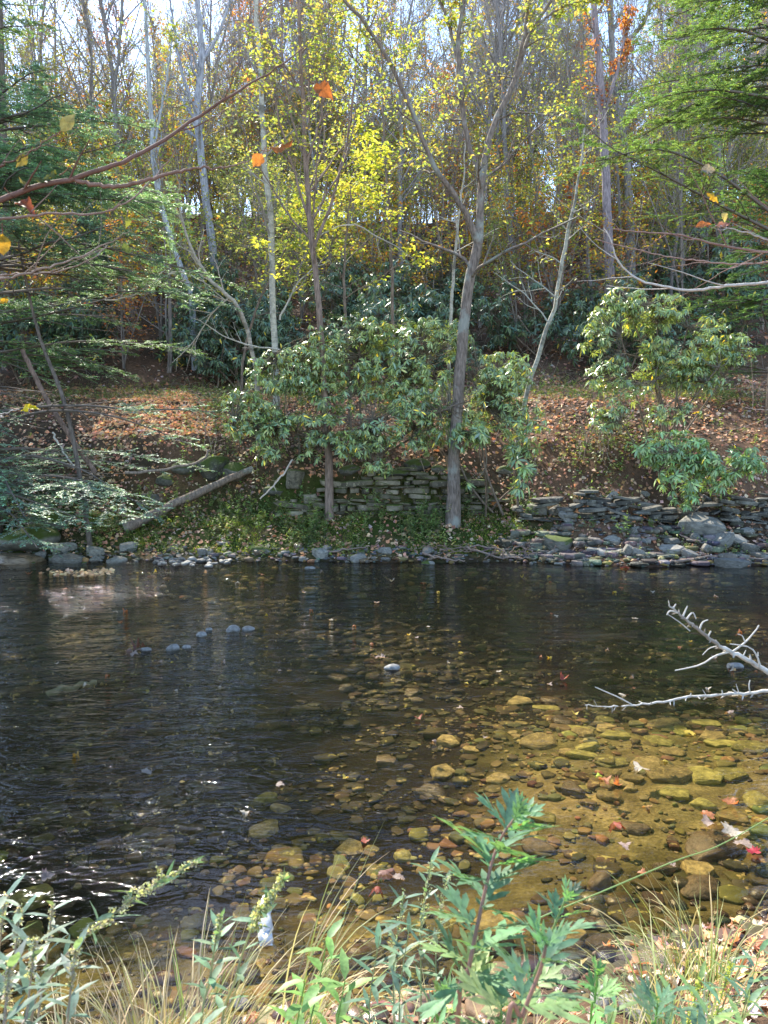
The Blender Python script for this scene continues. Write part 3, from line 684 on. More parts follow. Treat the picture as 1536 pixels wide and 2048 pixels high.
# ================================================================== rhododendrons
def rhodo(name, label, base, blobs, n, L, seed, mat='rhodo', cols=None, group=None, cat='shrub', per=9, core=False, stemn=9, filt=True, twk=5):
    rng = np.random.RandomState(seed); base = np.array(base, float)
    cols = cols or [(.10, .15, .065), (.085, .13, .07), (.14, .19, .075), (.09, .14, .085), (.17, .21, .075)]
    vol = np.array([b[3] * b[4] * b[5] for b in blobs]) ** .75; vol = vol / vol.sum()
    bi = rng.choice(len(blobs), n, p=vol); Bl = np.array(blobs, float)[bi]
    u = nrm(rng.normal(0, 1, (n, 3))); rad = rng.rand(n) ** .38
    tips = Bl[:, :3] + u * Bl[:, 3:6] * rad[:, None]
    # gaps
    gn = vnoise(tips[:, 0] * 1.9, tips[:, 2] * 2.3 + tips[:, 1], seed) + .6 * vnoise(tips[:, 0] * 5, tips[:, 2] * 5, seed + 3)
    tips = tips[gn > -.15]; u = u[gn > -.15]; n = len(tips)
    if filt:
        kp = keep(tips, rng, .75); tips = tips[kp]; u = u[kp]; n = len(tips)
    root = empty(name, tuple(base)); tag(root, label, cat, group)
    st = Acc(); lf = Acc()
    # main stems
    k = 8; tgt = np.array([blobs[i % len(blobs)][:3] for i in range(stemn)]) + rng.normal(0, .25, (stemn, 3))
    t = np.linspace(0, 1, k)[None, :, None]
    b0 = base + rng.normal(0, .18, (stemn, 3)) * np.array([1, .6, 0])
    mid = (b0 + tgt) / 2 + rng.normal(0, .2, (stemn, 3)) + np.array([0, 0, .15])
    S = (1 - t) ** 2 * b0[:, None] + 2 * t * (1 - t) * mid[:, None] + t * t * tgt[:, None]
    SR = np.linspace(.028, .012, k)[None] * np.ones((stemn, 1))
    tubes(st, S - base, SR, 5, np.array([.22, .17, .13])); st.build('stem', M['bark'], root)
    tw = Acc()
    nodes = S[:, 2:].reshape(-1, 3)
    d2 = ((tips[:, None] - nodes[None]) ** 2).sum(2) + rng.rand(n, len(nodes)) * .25
    q = nodes[d2.argmin(1)]
    t = np.linspace(0, 1, twk)[None, :, None]
    mid = (q + tips) / 2 + rng.normal(0, .08, (n, 3)) - np.array([0, 0, .08])
    Tw = (1 - t) ** 2 * q[:, None] + 2 * t * (1 - t) * mid[:, None] + t * t * tips[:, None]
    tubes(tw, Tw - base, np.linspace(.008, .004, twk)[None] * np.ones((n, 1)), 3, np.array([.17, .14, .10])); tw.build('branches' if False else 'crown', M['twig'], root)
    # whorls
    ax = nrm(np.array([0, 0, .9]) + u * np.array([.7, .7, .25]) + rng.normal(0, .25, (n, 3)))
    idx = np.repeat(np.arange(n), per); m = len(idx)
    A = ax[idx]; r1 = nrm(np.cross(A, np.array([.3, .9, .1]))); r2 = np.cross(A, r1)
    th = (np.tile(np.arange(per), n) + rng.rand(m) * .5) * 2 * PI / per + np.repeat(rng.rand(n) * 6, per)
    el = np.repeat(rng.normal(-.45, .35, n), per) + rng.normal(0, .2, m)
    out = r1 * np.cos(th)[:, None] + r2 * np.sin(th)[:, None]
    D = nrm(out * np.cos(el)[:, None] + A * np.sin(el)[:, None] + np.array([0, 0, -.12]))
    Nn = nrm(A * np.cos(el)[:, None] - out * np.sin(el)[:, None] + rng.normal(0, .12, (m, 3)))
    B = tips[idx] + D * .012 + A * (rng.rand(m) * .03)[:, None]
    LL = L * (.7 + .5 * rng.rand(m)) * np.repeat(.8 + .4 * rng.rand(n), per)
    C = pick(cols, m, rng, .2); yel = rng.rand(m) < .012; C[yel] = (.60, .45, .05)
    leaves(lf, B - base, D, Nn, LL, LL * .27, C, 'o', .22, .16)
    lf.build('foliage', M[mat], root)
    sel = rng.rand(n) < .35; leaves(lf, tips[sel] - base, ax[sel], nrm(rng.normal(0, 1, (sel.sum(), 3))), .05, .022, np.array([.22, .19, .07]), 'd', .6)
    
    return root
def blob(px, py, Y, wpx, hpx, d):
    c = at(px, py, Y); return (c[0], c[1], c[2], wpx / 2 / F * Y, d, hpx / 2 / F * Y)
b = hit(760, 905); b = at(745, 905, 15.9); b[2] = h1(b[0], b[1])
rhodo('rhododendron', 'large rhododendron with drooping whorls of blue-green leaves growing around the slender and forked trunks', b,
      [blob(600, 750, 15.4, 230, 130, .6), blob(700, 700, 15.4, 240, 150, .7), blob(820, 720, 15.3, 260, 170, .6), blob(760, 830, 15.0, 300, 130, .7), blob(600, 840, 15.0, 230, 100, .5), blob(900, 790, 15.3, 230, 200, .5),
       blob(980, 790, 15.0, 160, 120, .5), blob(560, 790, 15.0, 160, 150, .5), blob(500, 850, 14.9, 120, 60, .3), blob(1040, 850, 15.0, 120, 90, .4), blob(660, 900, 14.8, 160, 60, .3), blob(840, 880, 14.7, 140, 60, .3), blob(1010, 740, 15.4, 130, 80, .4), blob(470, 800, 15.2, 100, 60, .3), blob(870, 680, 15.5, 160, 100, .4), blob(745, 880, 14.7, 120, 60, .3), blob(530, 900, 14.8, 60, 50, .2), blob(750, 935, 14.6, 70, 40, .2)], 3200, .118, 301)
b = at(1010, 900, 15.3); b[2] = h1(b[0], b[1])
rhodo('rhododendron', 'small rhododendron hanging over the bank just right of the forked trunk base', b,
      [blob(1000, 900, 14.4, 150, 90, .4), blob(990, 970, 14.2, 130, 70, .3), blob(1050, 930, 14.3, 70, 60, .3), blob(940, 870, 14.5, 90, 60, .3)], 300, .16, 302, stemn=5)
b = at(1330, 850, 16.0); b[2] = h1(b[0], b[1])
rhodo('rhododendron', 'tall rhododendron with some yellow leaves standing by itself on the right bank', b,
      [blob(1290, 640, 15.3, 220, 130, .6), blob(1230, 680, 15.3, 140, 130, .5), blob(1370, 680, 15.4, 200, 120, .5), blob(1290, 750, 15.2, 240, 110, .6), blob(1400, 740, 15.3, 150, 90, .4), blob(1340, 815, 15.1, 130, 60, .4), blob(1240, 600, 15.3, 90, 60, .3), blob(1215, 830, 15.0, 90, 70, .3), blob(1470, 700, 15.5, 80, 70, .3)], 1900, .12, 303)
b = at(1400, 930, 15.4); b[2] = h1(b[0], b[1])
rhodo('rhododendron', 'low rhododendron draping over the undercut right bank above the grey slabs', b,
      [blob(1290, 905, 14.5, 120, 50, .3), blob(1350, 900, 14.5, 160, 90, .4), blob(1390, 950, 14.3, 150, 90, .4), blob(1440, 930, 14.3, 120, 80, .4), blob(1500, 920, 14.4, 90, 60, .3), blob(1370, 1000, 14.1, 60, 30, .2)], 460, .135, 304, stemn=7,
      cols=[(.10, .17, .07), (.085, .14, .07), (.15, .22, .09)])
# dark thickets on the slope: one grown, the rest copied
DK = [(.065, .10, .055), (.08, .12, .06), (.05, .09, .06), (.10, .14, .06)]
TV = []
for s_ in (311, 312, 313):
    TV.append(rhodo('rhododendron_thicket', 'x', (0, 0, 0), [(0, 0, 1.1, 1.5, 1.0, .9), (-1.1, .1, .9, 1.0, .8, .7), (1.1, -.1, 1.0, 1.0, .8, .8), (.2, 0, 1.9, .9, .7, .6)], 750, .17, s_, 'dark', DK, per=7, filt=False, stemn=7, twk=3))
th = [(470, 660, 22.8, 1.0), (400, 640, 24, .9), (545, 640, 24, 1.0), (440, 590, 27, 1.1), (620, 620, 24.5, 1.1), (720, 640, 23.5, 1.2), (700, 560, 27, 1.2), (800, 600, 25, 1.2), (860, 660, 23, .8), (880, 560, 28, 1.2), (970, 640, 23.5, 1.25),
      (1010, 560, 27, 1.3), (1070, 630, 24.5, 1.1), (1090, 690, 22.8, .7), (1250, 690, 23, 1.0), (1190, 600, 27, 1.0), (1330, 640, 25, 1.3), (1450, 620, 25, 1.3), (1500, 700, 23, 1.1), (1400, 580, 29, 1.3), (1290, 560, 31, 1.3),
      (60, 700, 23, 1.1), (150, 650, 25, 1.2), (250, 640, 26, 1.2), (330, 600, 28, 1.1), (40, 600, 28, 1.3), (170, 560, 31, 1.3), (300, 560, 32, 1.2), (1500, 540, 33, 1.3)]
cntk = {}
th = [q for i, q in enumerate(sorted(th, key=lambda q: q[2])) if i % 3 != 1]
for i, (px, py, Y, s) in enumerate(th):
    p = at(px, py, Y); o = TV[i % 3] if i < 3 else dup(TV[i % 3])
    o.location = (p[0], p[1], h1(p[0], p[1]) - .1); o.rotation_euler = (0, 0, rf.rand() * 6.28); o.scale = (s, s, s * (.9 + .3 * rf.rand()))
    lm = near_lm(px); k_ = cntk.get(lm, 0); cntk[lm] = k_ + 1
    tag(o, '%s dark evergreen rhododendron clump up the slope behind %s' % (ORD[k_], lm), 'shrub', 'dark evergreen thickets on the slope')

# ================================================================== hemlocks
def needles(acc, P, rng, step, L, W, cols, base, filt=True):
    """two rows of needles along each twig of P"""
    n, k = P.shape[:2]
    Lt = np.linalg.norm(np.diff(P, axis=1), axis=2).sum(1); per = np.maximum((Lt / step).astype(int), 2)
    idx = np.repeat(np.arange(n), per); m = len(idx)
    t = rng.rand(m); q = t * (k - 1); i = np.minimum(q.astype(int), k - 2); f = (q - i)[:, None]
    B = P[idx, i] * (1 - f) + P[idx, i + 1] * f; T = nrm(P[idx, i + 1] - P[idx, i])
    S = nrm(np.cross(T, np.array([0, 0, 1.])) + rng.normal(0, .15, (m, 3))) * np.where(rng.rand(m) < .5, 1, -1)[:, None]
    D = nrm(S + T * .7 + rng.normal(0, .12, (m, 3))); Nn = nrm(np.array([0, 0, 1.]) + rng.normal(0, .25, (m, 3)))
    C = pick(cols, n, rng, .2)[idx] * (1 + .9 * (t[:, None] > .8) * .6)
    LL = L * (.7 + .5 * rng.rand(m))
    if filt:
        kp = keep(B, rng, .0); B, D, Nn, LL, C = B[kp], D[kp], Nn[kp], LL[kp], C[kp]
    leaves(acc, B - base, D, Nn, LL, np.full(len(B), W), C, 'd', .1, .1)
def hemlock(name, label, trunk, r0, boughs, seed, cols, explicit=(), step=.0085, L=.045, W=.019, tl=(.30, .30), group=None, bark=(.15, .12, .10)):
    """trunk: [(x,y,z)..]; boughs: (count, t0, t1, length at t0, length at t1, azimuth centre, azimuth spread)"""
    rng = np.random.RandomState(seed); tp = resample(trunk, 20); tr = np.linspace(r0, r0 * .15, 20)
    base = tp[0].copy(); root = empty(name, tuple(base)); tag(root, label, 'tree', group)
    a = Acc(); tubes(a, tp - base, tr, 9, np.array(bark)); a.build('trunk', M['bark'], root)
    P = []; R = []
    for (cnt, t0, t1, l0, l1, ac, asp) in boughs:
        for _ in range(cnt):
            t = t0 + (t1 - t0) * rng.rand(); q = t * 19; i = min(int(q), 18); p = tp[i] + (tp[i + 1] - tp[i]) * (q - i)
            az = ac + asp * (rng.rand() * 2 - 1); Lb = (l0 + (l1 - l0) * t) * (.75 + .4 * rng.rand())
            d = np.array([math.cos(az), math.sin(az), .12 + .12 * rng.normal()])
            P.append(grow(p[None], d[None], np.array([Lb]), 14, .05, -.028, rng)[0]); R.append(np.linspace(.028, .006, 14) * (Lb / 3) ** .5)
    for pts in explicit:
        q = resample(np.array(pts), 14); P.append(q); R.append(np.linspace(.035, .006, 14))
    P = np.array(P); R = np.array(R)
    kb = keep(P[:, 9], rng, .0) & keep(P[:, 12], rng, .05) & keep(P[:, 6], rng, .05); kb[len(P) - len(explicit):] = True; P, R = P[kb], R[kb]
    c = Acc(); tubes(c, P - base, R, 5, np.array(bark))
    n2 = 22
    P2, R2 = children(P, R, n2, .12, 1, tl[0], 1.0, 7, .05, -.015, rng, .5, .004, True, .3)
    Lt = np.linalg.norm(np.diff(P2, axis=1), axis=2).sum(1)
    tubes(c, P2 - base, R2, 3, np.array(bark)); 
    kp = keep(P2[:, 3], rng, .02); P2, R2 = P2[kp], R2[kp]
    P3, R3 = children(P2, R2, 9, .08, 1, .38, .8, 4, .06, -.02, rng, .6, .002, True, .3)
    c.build('bough', M['twig'], root)
    f = Acc(); needles(f, P3, rng, step, L, W, cols, base); needles(f, P2, rng, step * 1.5, L, W, cols, base)
    f.build('foliage', M['hemlock'], root)
    return root
HB = [(.11, .19, .14), (.09, .165, .13), (.16, .26, .18), (.12, .20, .12)]
HG = [(.10, .17, .06), (.08, .14, .06), (.13, .21, .065), (.065, .12, .055)]
def gz(x, y, dz=-.1): return (x, y, h1(x, y) + dz)
hemlock('hemlock', 'big blue-green hemlock on the left bank with boughs sweeping low over the water', [gz(-7.6, 14.9), (-7.5, 14.8, 4), (-7.3, 14.7, 8), (-7.2, 14.7, 10.5), (-7.2, 14.7, 13.0)], .22,
        [(46, .10, .42, 4.3, 3.9, -.35, .9), (14, .40, .5, 3.6, 3.2, -.2, .9), (40, .45, .97, 4.4, 2.2, PI, 1.7), (12, .05, .2, 4.0, 3.8, -.5, .5)], 401, HB,  # upper leftward boughs, mostly above the frame, thickened to shade the stream
        [[(-7.5, 14.8, 1.2), (-6.2, 13.7, 1.55), (-5.0, 13.2, 1.45), (-3.9, 12.9, 1.05)], [(-7.5, 14.8, 1.7), (-6.4, 13.9, 1.9), (-5.3, 13.4, 1.7), (-4.6, 13.2, 1.35)],
         [(-7.5, 14.8, 2.4), (-6.2, 14.3, 2.7), (-4.9, 14.2, 2.6), (-3.5, 14.0, 2.1)], [(-7.5, 14.8, .9), (-6.6, 13.2, 1.3), (-5.7, 12.9, 1.1), (-4.8, 12.7, .8)]])
hemlock('hemlock', 'hemlock behind the big left one with pale sunlit boughs reaching right over the terrace', [gz(-10.7, 20.5), (-10.6, 20.4, 8), (-10.4, 20.4, 13), (-10.2, 20.4, 20)], .2,
        [(26, .08, .36, 4.8, 3.6, -.2, 1.0), (20, .36, .62, 3.6, 3.4, PI, 1.5), (44, .60, .97, 4.0, 1.6, 0, 3.1)], 402, [(.11, .19, .10), (.08, .15, .085), (.15, .25, .10)],  # top boughs above the frame added to cast shade on the stream
        [[(-10.6, 20.3, 5), (-7.8, 19.6, 5.4), (-5.6, 19.2, 6.0), (-4.6, 19.0, 7.0)], [(-10.6, 20.3, 4.3), (-7.8, 19.6, 4.6), (-5.8, 19.2, 4.5), (-4.6, 18.8, 4.3)]])
hemlock('hemlock', 'thin hemlock with a bare leaning lower trunk at the left edge', [gz(-5.45, 14.3), (-5.9, 14.6, 2.6), (-6.6, 15, 4.3), (-7.1, 15.3, 6.5), (-7.4, 15.4, 8.5)], .05,
        [(16, .4, .97, 2.6, 1.0, -.3, 2.0)], 403, HB)
hemlock('hemlock', 'tall green hemlock at the top right with feathery sunlit boughs', [gz(8.6, 17.2), (8.5, 17, 8), (8.4, 17, 12), (8.3, 17, 18)], .2,
        [(40, .38, .95, 4.4, 1.6, PI, .95), (12, .5, .97, 3, 1, 0, 1.8)], 404, HG,
        [[tuple(at(1560, 470, 16)), tuple(at(1440, 410, 15.6)), tuple(at(1320, 345, 15.3)), tuple(at(1215, 290, 15.1)), tuple(at(1150, 225, 15.0))],
         [tuple(at(1560, 440, 16)), tuple(at(1440, 350, 15.6)), tuple(at(1330, 300, 15.3)), tuple(at(1240, 310, 15.1)), tuple(at(1150, 340, 15.0))],
         [tuple(at(1560, 200, 16)), tuple(at(1440, 180, 15.6)), tuple(at(1340, 190, 15.3)), tuple(at(1270, 220, 15.1))],
         [tuple(at(1560, 90, 16)), tuple(at(1480, 60, 15.6)), tuple(at(1400, 60, 15.3)), tuple(at(1330, 90, 15.1))]])
hemlock('hemlock', 'small dark hemlock at the right edge behind the tall rhododendron', [gz(9.6, 19), (9.5, 19, 5.5), (9.4, 19, 9)], .1,
        [(22, .15, .9, 3.6, 1.2, PI, 1.2)], 405, [(.05, .11, .05), (.06, .13, .05), (.09, .16, .05)])
hemlock('hemlock', 'slim hemlock among the trees at the top left corner', [gz(-11.5, 24), (-11.3, 24, 12), (-11.2, 24, 20)], .18,
        [(9, .6, .97, 2.0, 1.0, 0, 3.1)], 406, [(.12, .2, .09), (.09, .16, .07), (.16, .26, .08)], L=.04, W=.014, step=.022)
hemlock('hemlock', 'wide hemlock added off the left edge to keep sky glare off the water', [gz(-11.8, 15.6), (-11.7, 15.6, 6), (-11.6, 15.6, 13)], .2,
        [(50, .05, .95, 4.2, 1.4, 0, 3.1)], 407, HB, L=.06, W=.024, step=.018)  # added out of frame to block open sky from the water's reflection
# ================================================================== leaf litter, stones, bank
TAN = [(.38, .25, .15), (.32, .17, .10), (.46, .34, .23), (.25, .13, .08), (.16, .09, .06), (.42, .21, .10), (.30, .22, .17), (.22, .17, .14)]
DULL = [(.26, .15, .10), (.20, .10, .07), (.30, .20, .15), (.14, .075, .05), (.24, .12, .08)]
BRI = [(.50, .28, .15), (.44, .22, .12), (.52, .38, .24), (.38, .17, .10), (.46, .31, .14)]
def scatter_litter(name, n, xr, yr, sz, cols, rng, dens=None, outline=None, lift=.01, tilt=.45, mat='litter', kind='stuff'):
    x = xr[0] + (xr[1] - xr[0]) * rng.rand(n); y = yr[0] + (yr[1] - yr[0]) * rng.rand(n)
    u = y - far_shore(x); ok = (np.abs(x) < y * .62 + 1.2)
    if dens is not None: ok &= rng.rand(n) < dens(x, y, u)
    x, y = x[ok], y[ok]; n = len(x); z = H(x, y)
    e = .08; gx = (H(x + e, y) - H(x - e, y)) / (2 * e); gy = (H(x, y + e) - H(x, y - e)) / (2 * e)
    G = nrm(np.stack([-gx, -gy, np.ones(n)], 1)); Nn = nrm(G + rng.normal(0, tilt, (n, 3)))
    D = nrm(np.cross(Nn, rng.normal(0, 1, (n, 3)))); s = sz * (.4 + 1.1 * rng.rand(n) ** 1.3) * np.clip(y / 20, 1, 1.7)
    B = np.stack([x, y, z + lift + .012 * rng.rand(n)], 1) - D * s[:, None] * .4
    C = pick(cols, n, rng, .25)
    a = Acc()
    if outline is None: leaves(a, B, D, Nn, s, s * .75, C, 'd', .25, .15)
    else: fans(a, outline, B, D, Nn, s, C, .22, rng)
    o = a.build(name, M[mat]); tag(o, kind=kind); return o
rl = np.random.RandomState(77)
def d_far(x, y, u):
    n = fbm(x * .8, y * .8, 61); n2 = fbm(x * 3, y * 3, 63)
    base = np.where(u < .45, .25, np.where(u < 1.7, .60, np.where(u < 5, .85, .7)))
    return np.clip(base + n * .7 + n2 * .35, .02, 1) * (u > .12)
scatter_litter('leaf_litter', 66000, (-15, 15), (13.2, 22.5), .085, TAN + DULL[:2], rl, d_far)
scatter_litter('leaf_litter', 9000, (-6.8, -1.6), (17.0, 20.5), .10, BRI, rl, lambda x, y, u: np.clip(.9 - ((x + 4.2) / 2.6) ** 2 * .7, 0, 1))  # brighter leaves paint the sunlit patch on the terrace
scatter_litter('leaf_litter', 46000, (-24, 24), (21, 46), .11, DULL + DULL + [(.34, .28, .22), (.28, .24, .22), (.36, .16, .08)], rl, lambda x, y, u: np.clip(.75 + fbm(x * .5, y * .5, 65), .1, 1))
scatter_litter('leaf_litter', 3800, (.7, 3.6), (1.5, 3.9), .05, BRI + TAN + [(.45, .30, .26), (.55, .45, .38)], rl, lambda x, y, u: ((near_shore(x) - y) > -.05) * np.clip(.75 + fbm(x * 2, y * 2, 67), .1, 1) * smooth(.75, 1.25, x), MAPLE, .012, .5)
scatter_litter('leaf_litter', 1500, (-2.4, .7), (1.2, 2.9), .05, TAN + DULL, rl, lambda x, y, u: ((near_shore(x) - y) > -.02) * np.clip(.5 + fbm(x * 2, y * 2, 68), .1, 1), MAPLE, .012, .5)
# low green cover
GC = [(.17, .24, .08), (.23, .31, .10), (.13, .19, .07), (.30, .34, .12), (.10, .14, .06), (.28, .24, .10)]
def cover(name, n, xr, yr, hh, L, cols, dens, rng):
    x = xr[0] + (xr[1] - xr[0]) * rng.rand(n); y = yr[0] + (yr[1] - yr[0]) * rng.rand(n); u = y - far_shore(x)
    ok = rng.rand(n) < dens(x, y, u); x, y = x[ok], y[ok]; n = len(x)
    hgt = hh * (.3 + rng.rand(n)) * (.6 + 1.2 * np.clip(vnoise(x * 2.5, y * 2.5, 95) + .5, 0, 1))
    p0 = np.stack([x, y, H(x, y) - .01], 1); d = nrm(rng.normal(0, .35, (n, 3)) + np.array([0, -.15, 1.]))
    P = grow(p0, d, hgt, 4, .12, 0, rng); a = Acc(); tubes(a, P, np.full((n, 4), .0022), 3, np.array([.12, .14, .06]))
    idx = np.repeat(np.arange(n), 7); m = len(idx); t = .2 + .8 * rng.rand(m); q = t * 3; i = np.minimum(q.astype(int), 2); f = (q - i)[:, None]
    B = P[idx, i] * (1 - f) + P[idx, i + 1] * f; D = nrm(rng.normal(0, 1, (m, 3)) * np.array([1, 1, .35])); Nn = nrm(rng.normal(0, .4, (m, 3)) + np.array([0, 0, 1.]))
    LL = L * (.6 + .7 * rng.rand(m)); leaves(a, B, D, Nn, LL, LL * .5, pick(cols, n, rng, .22)[idx], 'd', .2, .15)
    tag(a.build(name, M['herb']), kind='stuff')
cover('ground_cover', 13000, (-6.5, 2.6), (13.3, 15.6), .20, .055, GC,
      lambda x, y, u: np.clip(np.exp(-((u - .95) / .55) ** 2) * (.35 + 2.2 * fbm(x * 1.3, y * 1.3, 97)), 0, 1) * (u > .2), rl)
cover('ground_cover', 9000, (-8, 9), (15, 23), .16, .055, GC + [(.3, .3, .07)], lambda x, y, u: np.clip(.18 + .5 * fbm(x * .9, y * .9, 98) + .35 * (u > 5), 0, 1), rl)
cover('ground_cover', 2500, (2.4, 8), (13.2, 15.6), .13, .045, GC, lambda x, y, u: np.clip(fbm(x * 1.2, y * 1.2, 99) * 1.2, 0, 1) * (u > .3), rl)
cover('ground_cover', 3800, (-8.5, -1.5), (14.6, 19), .42, .075, [(.13, .19, .09), (.17, .23, .10), (.10, .15, .08), (.24, .27, .12)], lambda x, y, u: np.clip(.12 + 1.5 * fbm(x * .8, y * .8, 141), 0, 1) * (u > 1), rl)
cover('ground_cover', 3600, (2, 9), (14.8, 19), .40, .07, [(.13, .19, .09), (.17, .23, .10), (.22, .18, .10), (.24, .27, .12)], lambda x, y, u: np.clip(.10 + 1.5 * fbm(x * .8, y * .8, 143), 0, 1) * (u > 1.5), rl)
# moss tufts on the bank foot
def moss(n, xr, rng):
    x = xr[0] + (xr[1] - xr[0]) * rng.rand(n); u = .3 + 1.3 * rng.rand(n); y = far_shore(x) + u
    ok = vnoise(x * 1.5, y * 1.5, 101) > -.05; x, y = x[ok], y[ok]; n = len(x)
    a = Acc(); B = np.stack([x, y, H(x, y)], 1); D = nrm(rng.normal(0, .5, (n, 3)) + np.array([0, -.2, 1.])); LL = .025 + .03 * rng.rand(n)
    leaves(a, B, D, nrm(rng.normal(0, 1, (n, 3))), LL, LL * .35, pick([(.15, .19, .03), (.11, .15, .03), (.22, .24, .05)], n, rng), 'd', .1)
    tag(a.build('moss', M['herb']), kind='stuff')
moss(26000, (-7, 2.8), rl)

# ---------------- stones
def slab_mesh(seed, kind):
    rng = np.random.RandomState(seed); bm = bmesh.new()
    if kind == 'slab':
        k = rng.randint(5, 8); th = np.sort(rng.rand(k)) * 2 * PI; th = (np.arange(k) + .7 * rng.rand(k)) * 2 * PI / k
        for zz, sc_ in ((0.5, .86), (.25, 1.0), (-.3, .97), (-.5, .8)):
            for t in th: bm.verts.new((math.cos(t) * .5 * sc_ * (.85 + .3 * rng.rand()), math.sin(t) * .5 * sc_ * (.8 + .3 * rng.rand()), zz * (.85 + .3 * rng.rand())))
        bmesh.ops.convex_hull(bm, input=bm.verts)
        lv = [v for v in bm.verts if not v.link_faces]; bmesh.ops.delete(bm, geom=lv, context='VERTS')
        bmesh.ops.bevel(bm, geom=list(bm.edges), offset=.025, segments=1, affect='EDGES')
    else:
        bmesh.ops.create_icosphere(bm, subdivisions=4 if kind == 'cobble' else 2, radius=.5)
        off = Vector(tuple(rng.rand(3) * 50))
        # flatten against a few random planes first, so that the stone has worn facets
        pl = [(Vector(tuple(nrm(rng.normal(0, 1, 3)))), .34 + .1 * rng.rand()) for _ in range(7)]
        for v in bm.verts:
            for (pn, pd) in pl:
                s_ = v.co.dot(pn) - pd
                if s_ > 0: v.co -= pn * s_ * .8
            d = mnoise.noise(v.co * 2.2 + off) * .16 + mnoise.noise(v.co * 5 + off) * .05
            v.co *= 1 + d
    bmesh.ops.triangulate(bm, faces=bm.faces)
    bm.verts.ensure_lookup_table(); bm.normal_update()
    V = np.array([v.co[:] for v in bm.verts]); T = np.array([[v.index for v in f.verts] for f in bm.faces]); bm.free(); return V, T
SLAB = [slab_mesh(500 + i, 'slab') for i in range(12)]; COB = [slab_mesh(530 + i, 'cobble') for i in range(10)]; LOW = [slab_mesh(550 + i, 'low') for i in range(8)]
_mc = {}
def stone_obj(name, pool, vi, mat, loc, size, rotz, tilt=(0, 0), label=None, cat='stone', group=None, col=(1, 1, 1)):
    key = (id(pool), vi, mat, name)
    if key not in _mc:
        a = Acc(); a.add(pool[vi][0], pool[vi][1], np.array([1., 1, 1])); o = a.build(name, M[mat], None, pool is COB); _mc[key] = o.data
    else:
        o = bpy.data.objects.new(name, _mc[key]); COL.objects.link(o)
    o.location = loc; o.scale = size; o.rotation_euler = (tilt[0], tilt[1], rotz); tag(o, label, cat, group); return o
rk = np.random.RandomState(88)
def pstone(px, py, w, hr, kind, mat, label, group=None, tilt=None, rz=None, depth=.7, sink=.35, bed=False, name='stone'):
    p = hit(px, py, not bed)
    if not bed and near_shore(p[0]) < p[1] < far_shore(p[0]): p[2] = 0
    d = math.sqrt(p[0] ** 2 + p[1] ** 2 + (CAMZ - p[2]) ** 2); W = w * d / F
    pool = SLAB if kind == 'slab' else COB
    hgt = W * hr
    return stone_obj(name, pool, rk.randint(len(pool)), mat, (p[0], p[1], p[2] + hgt * (.5 - sink)), (W, W * depth, hgt), rk.normal(0, .5) if rz is None else rz, tilt or (rk.normal(0, .08), rk.normal(0, .08)), label, 'stone', group)
G = 'broken slabs on the right far shore'
for (px, py, w, hr, mat, tl, lb) in [
    (1463, 1130, 80, .22, 'rock_dry', (.05, .05), 'pale grey flat slab lying in the water edge at the far right'), (1405, 1060, 92, .35, 'rock', (.45, .1), 'largest olive-grey slab on the right far bank, tilted to the stream'),
    (1340, 1103, 50, .3, 'rock_dry', (.5, -.1), 'blue-grey slab in the middle of the right shore rubble'), (1380, 1112, 46, .3, 'rock_dry', (.6, .3), 'dark blue-grey tilted slab beside the pale flat slab'),
    (1440, 1088, 55, .4, 'rock', (.5, -.5), 'steeply leaning olive slab just above the pale flat slab'), (1472, 1085, 44, .4, 'rock', (.5, .4), 'leaning brown-grey slab at the right end of the rubble'), (1502, 1100, 55, .3, 'rock', (.3, .2), 'flat brown slab at the far right edge of the shore'),
    (1262, 1107, 38, .5, 'rock_dry', (.5, .5), 'upright blue-grey slab at the left of the shore rubble'), (1140, 1040, 50, .25, 'rock_dry', (.75, .5), 'long pale slab sliding down the bank right of the forked tree'),
    (1074, 1026, 48, .5, 'rock', (.2, .1), 'square grey block at the end of the stacked wall'), (1113, 1026, 26, .6, 'rock', (.2, .1), 'small upright grey block beside the sliding pale slab'),
    (1246, 1038, 28, .7, 'rock', (.3, .2), 'narrow upright grey slab below the right ledge'), (1298, 1016, 50, .28, 'rock', (.2, .1), 'flat olive slab lying on the right ledge'), (1214, 1110, 44, .3, 'rock_dry', (.3, .2), 'low dark slab at the waterline under the sliding slab'),
    (1118, 1092, 70, .35, 'mossrock', (.2, .1), 'mossy dark slab jutting over the water right of the forked tree'), (1188, 1104, 36, .3, 'rock', (.2, .1), 'small brown slab at the waterline beside the mossy jutting slab')]:
    pstone(px, py, w, hr, 'slab', mat, lb, G, (tl[0] * .7, tl[1]))
pl = 0
while pl < 75:
    px = 1060 + 490 * rk.rand(); py = 990 + 142 * rk.rand()
    if py > 1128 + 6 * rk.rand() or (px < 1180 and py < 1070 and rk.rand() < .6): continue
    low = py > 1085
    pstone(px, py, 8 + 30 * rk.rand() ** 1.6, .2 + .3 * rk.rand(), 'slab', 'rock_dry' if low and rk.rand() < .6 else 'rock', 'small grey slab among the waterline rubble of the right far shore' if low else 'small olive slab on the slope above the right far shore',
           'small slabs of the right far shore' if low else 'small slabs on the right bank slope', (rk.normal(.25, .25), rk.normal(0, .3)), rk.rand() * 6); pl += 1
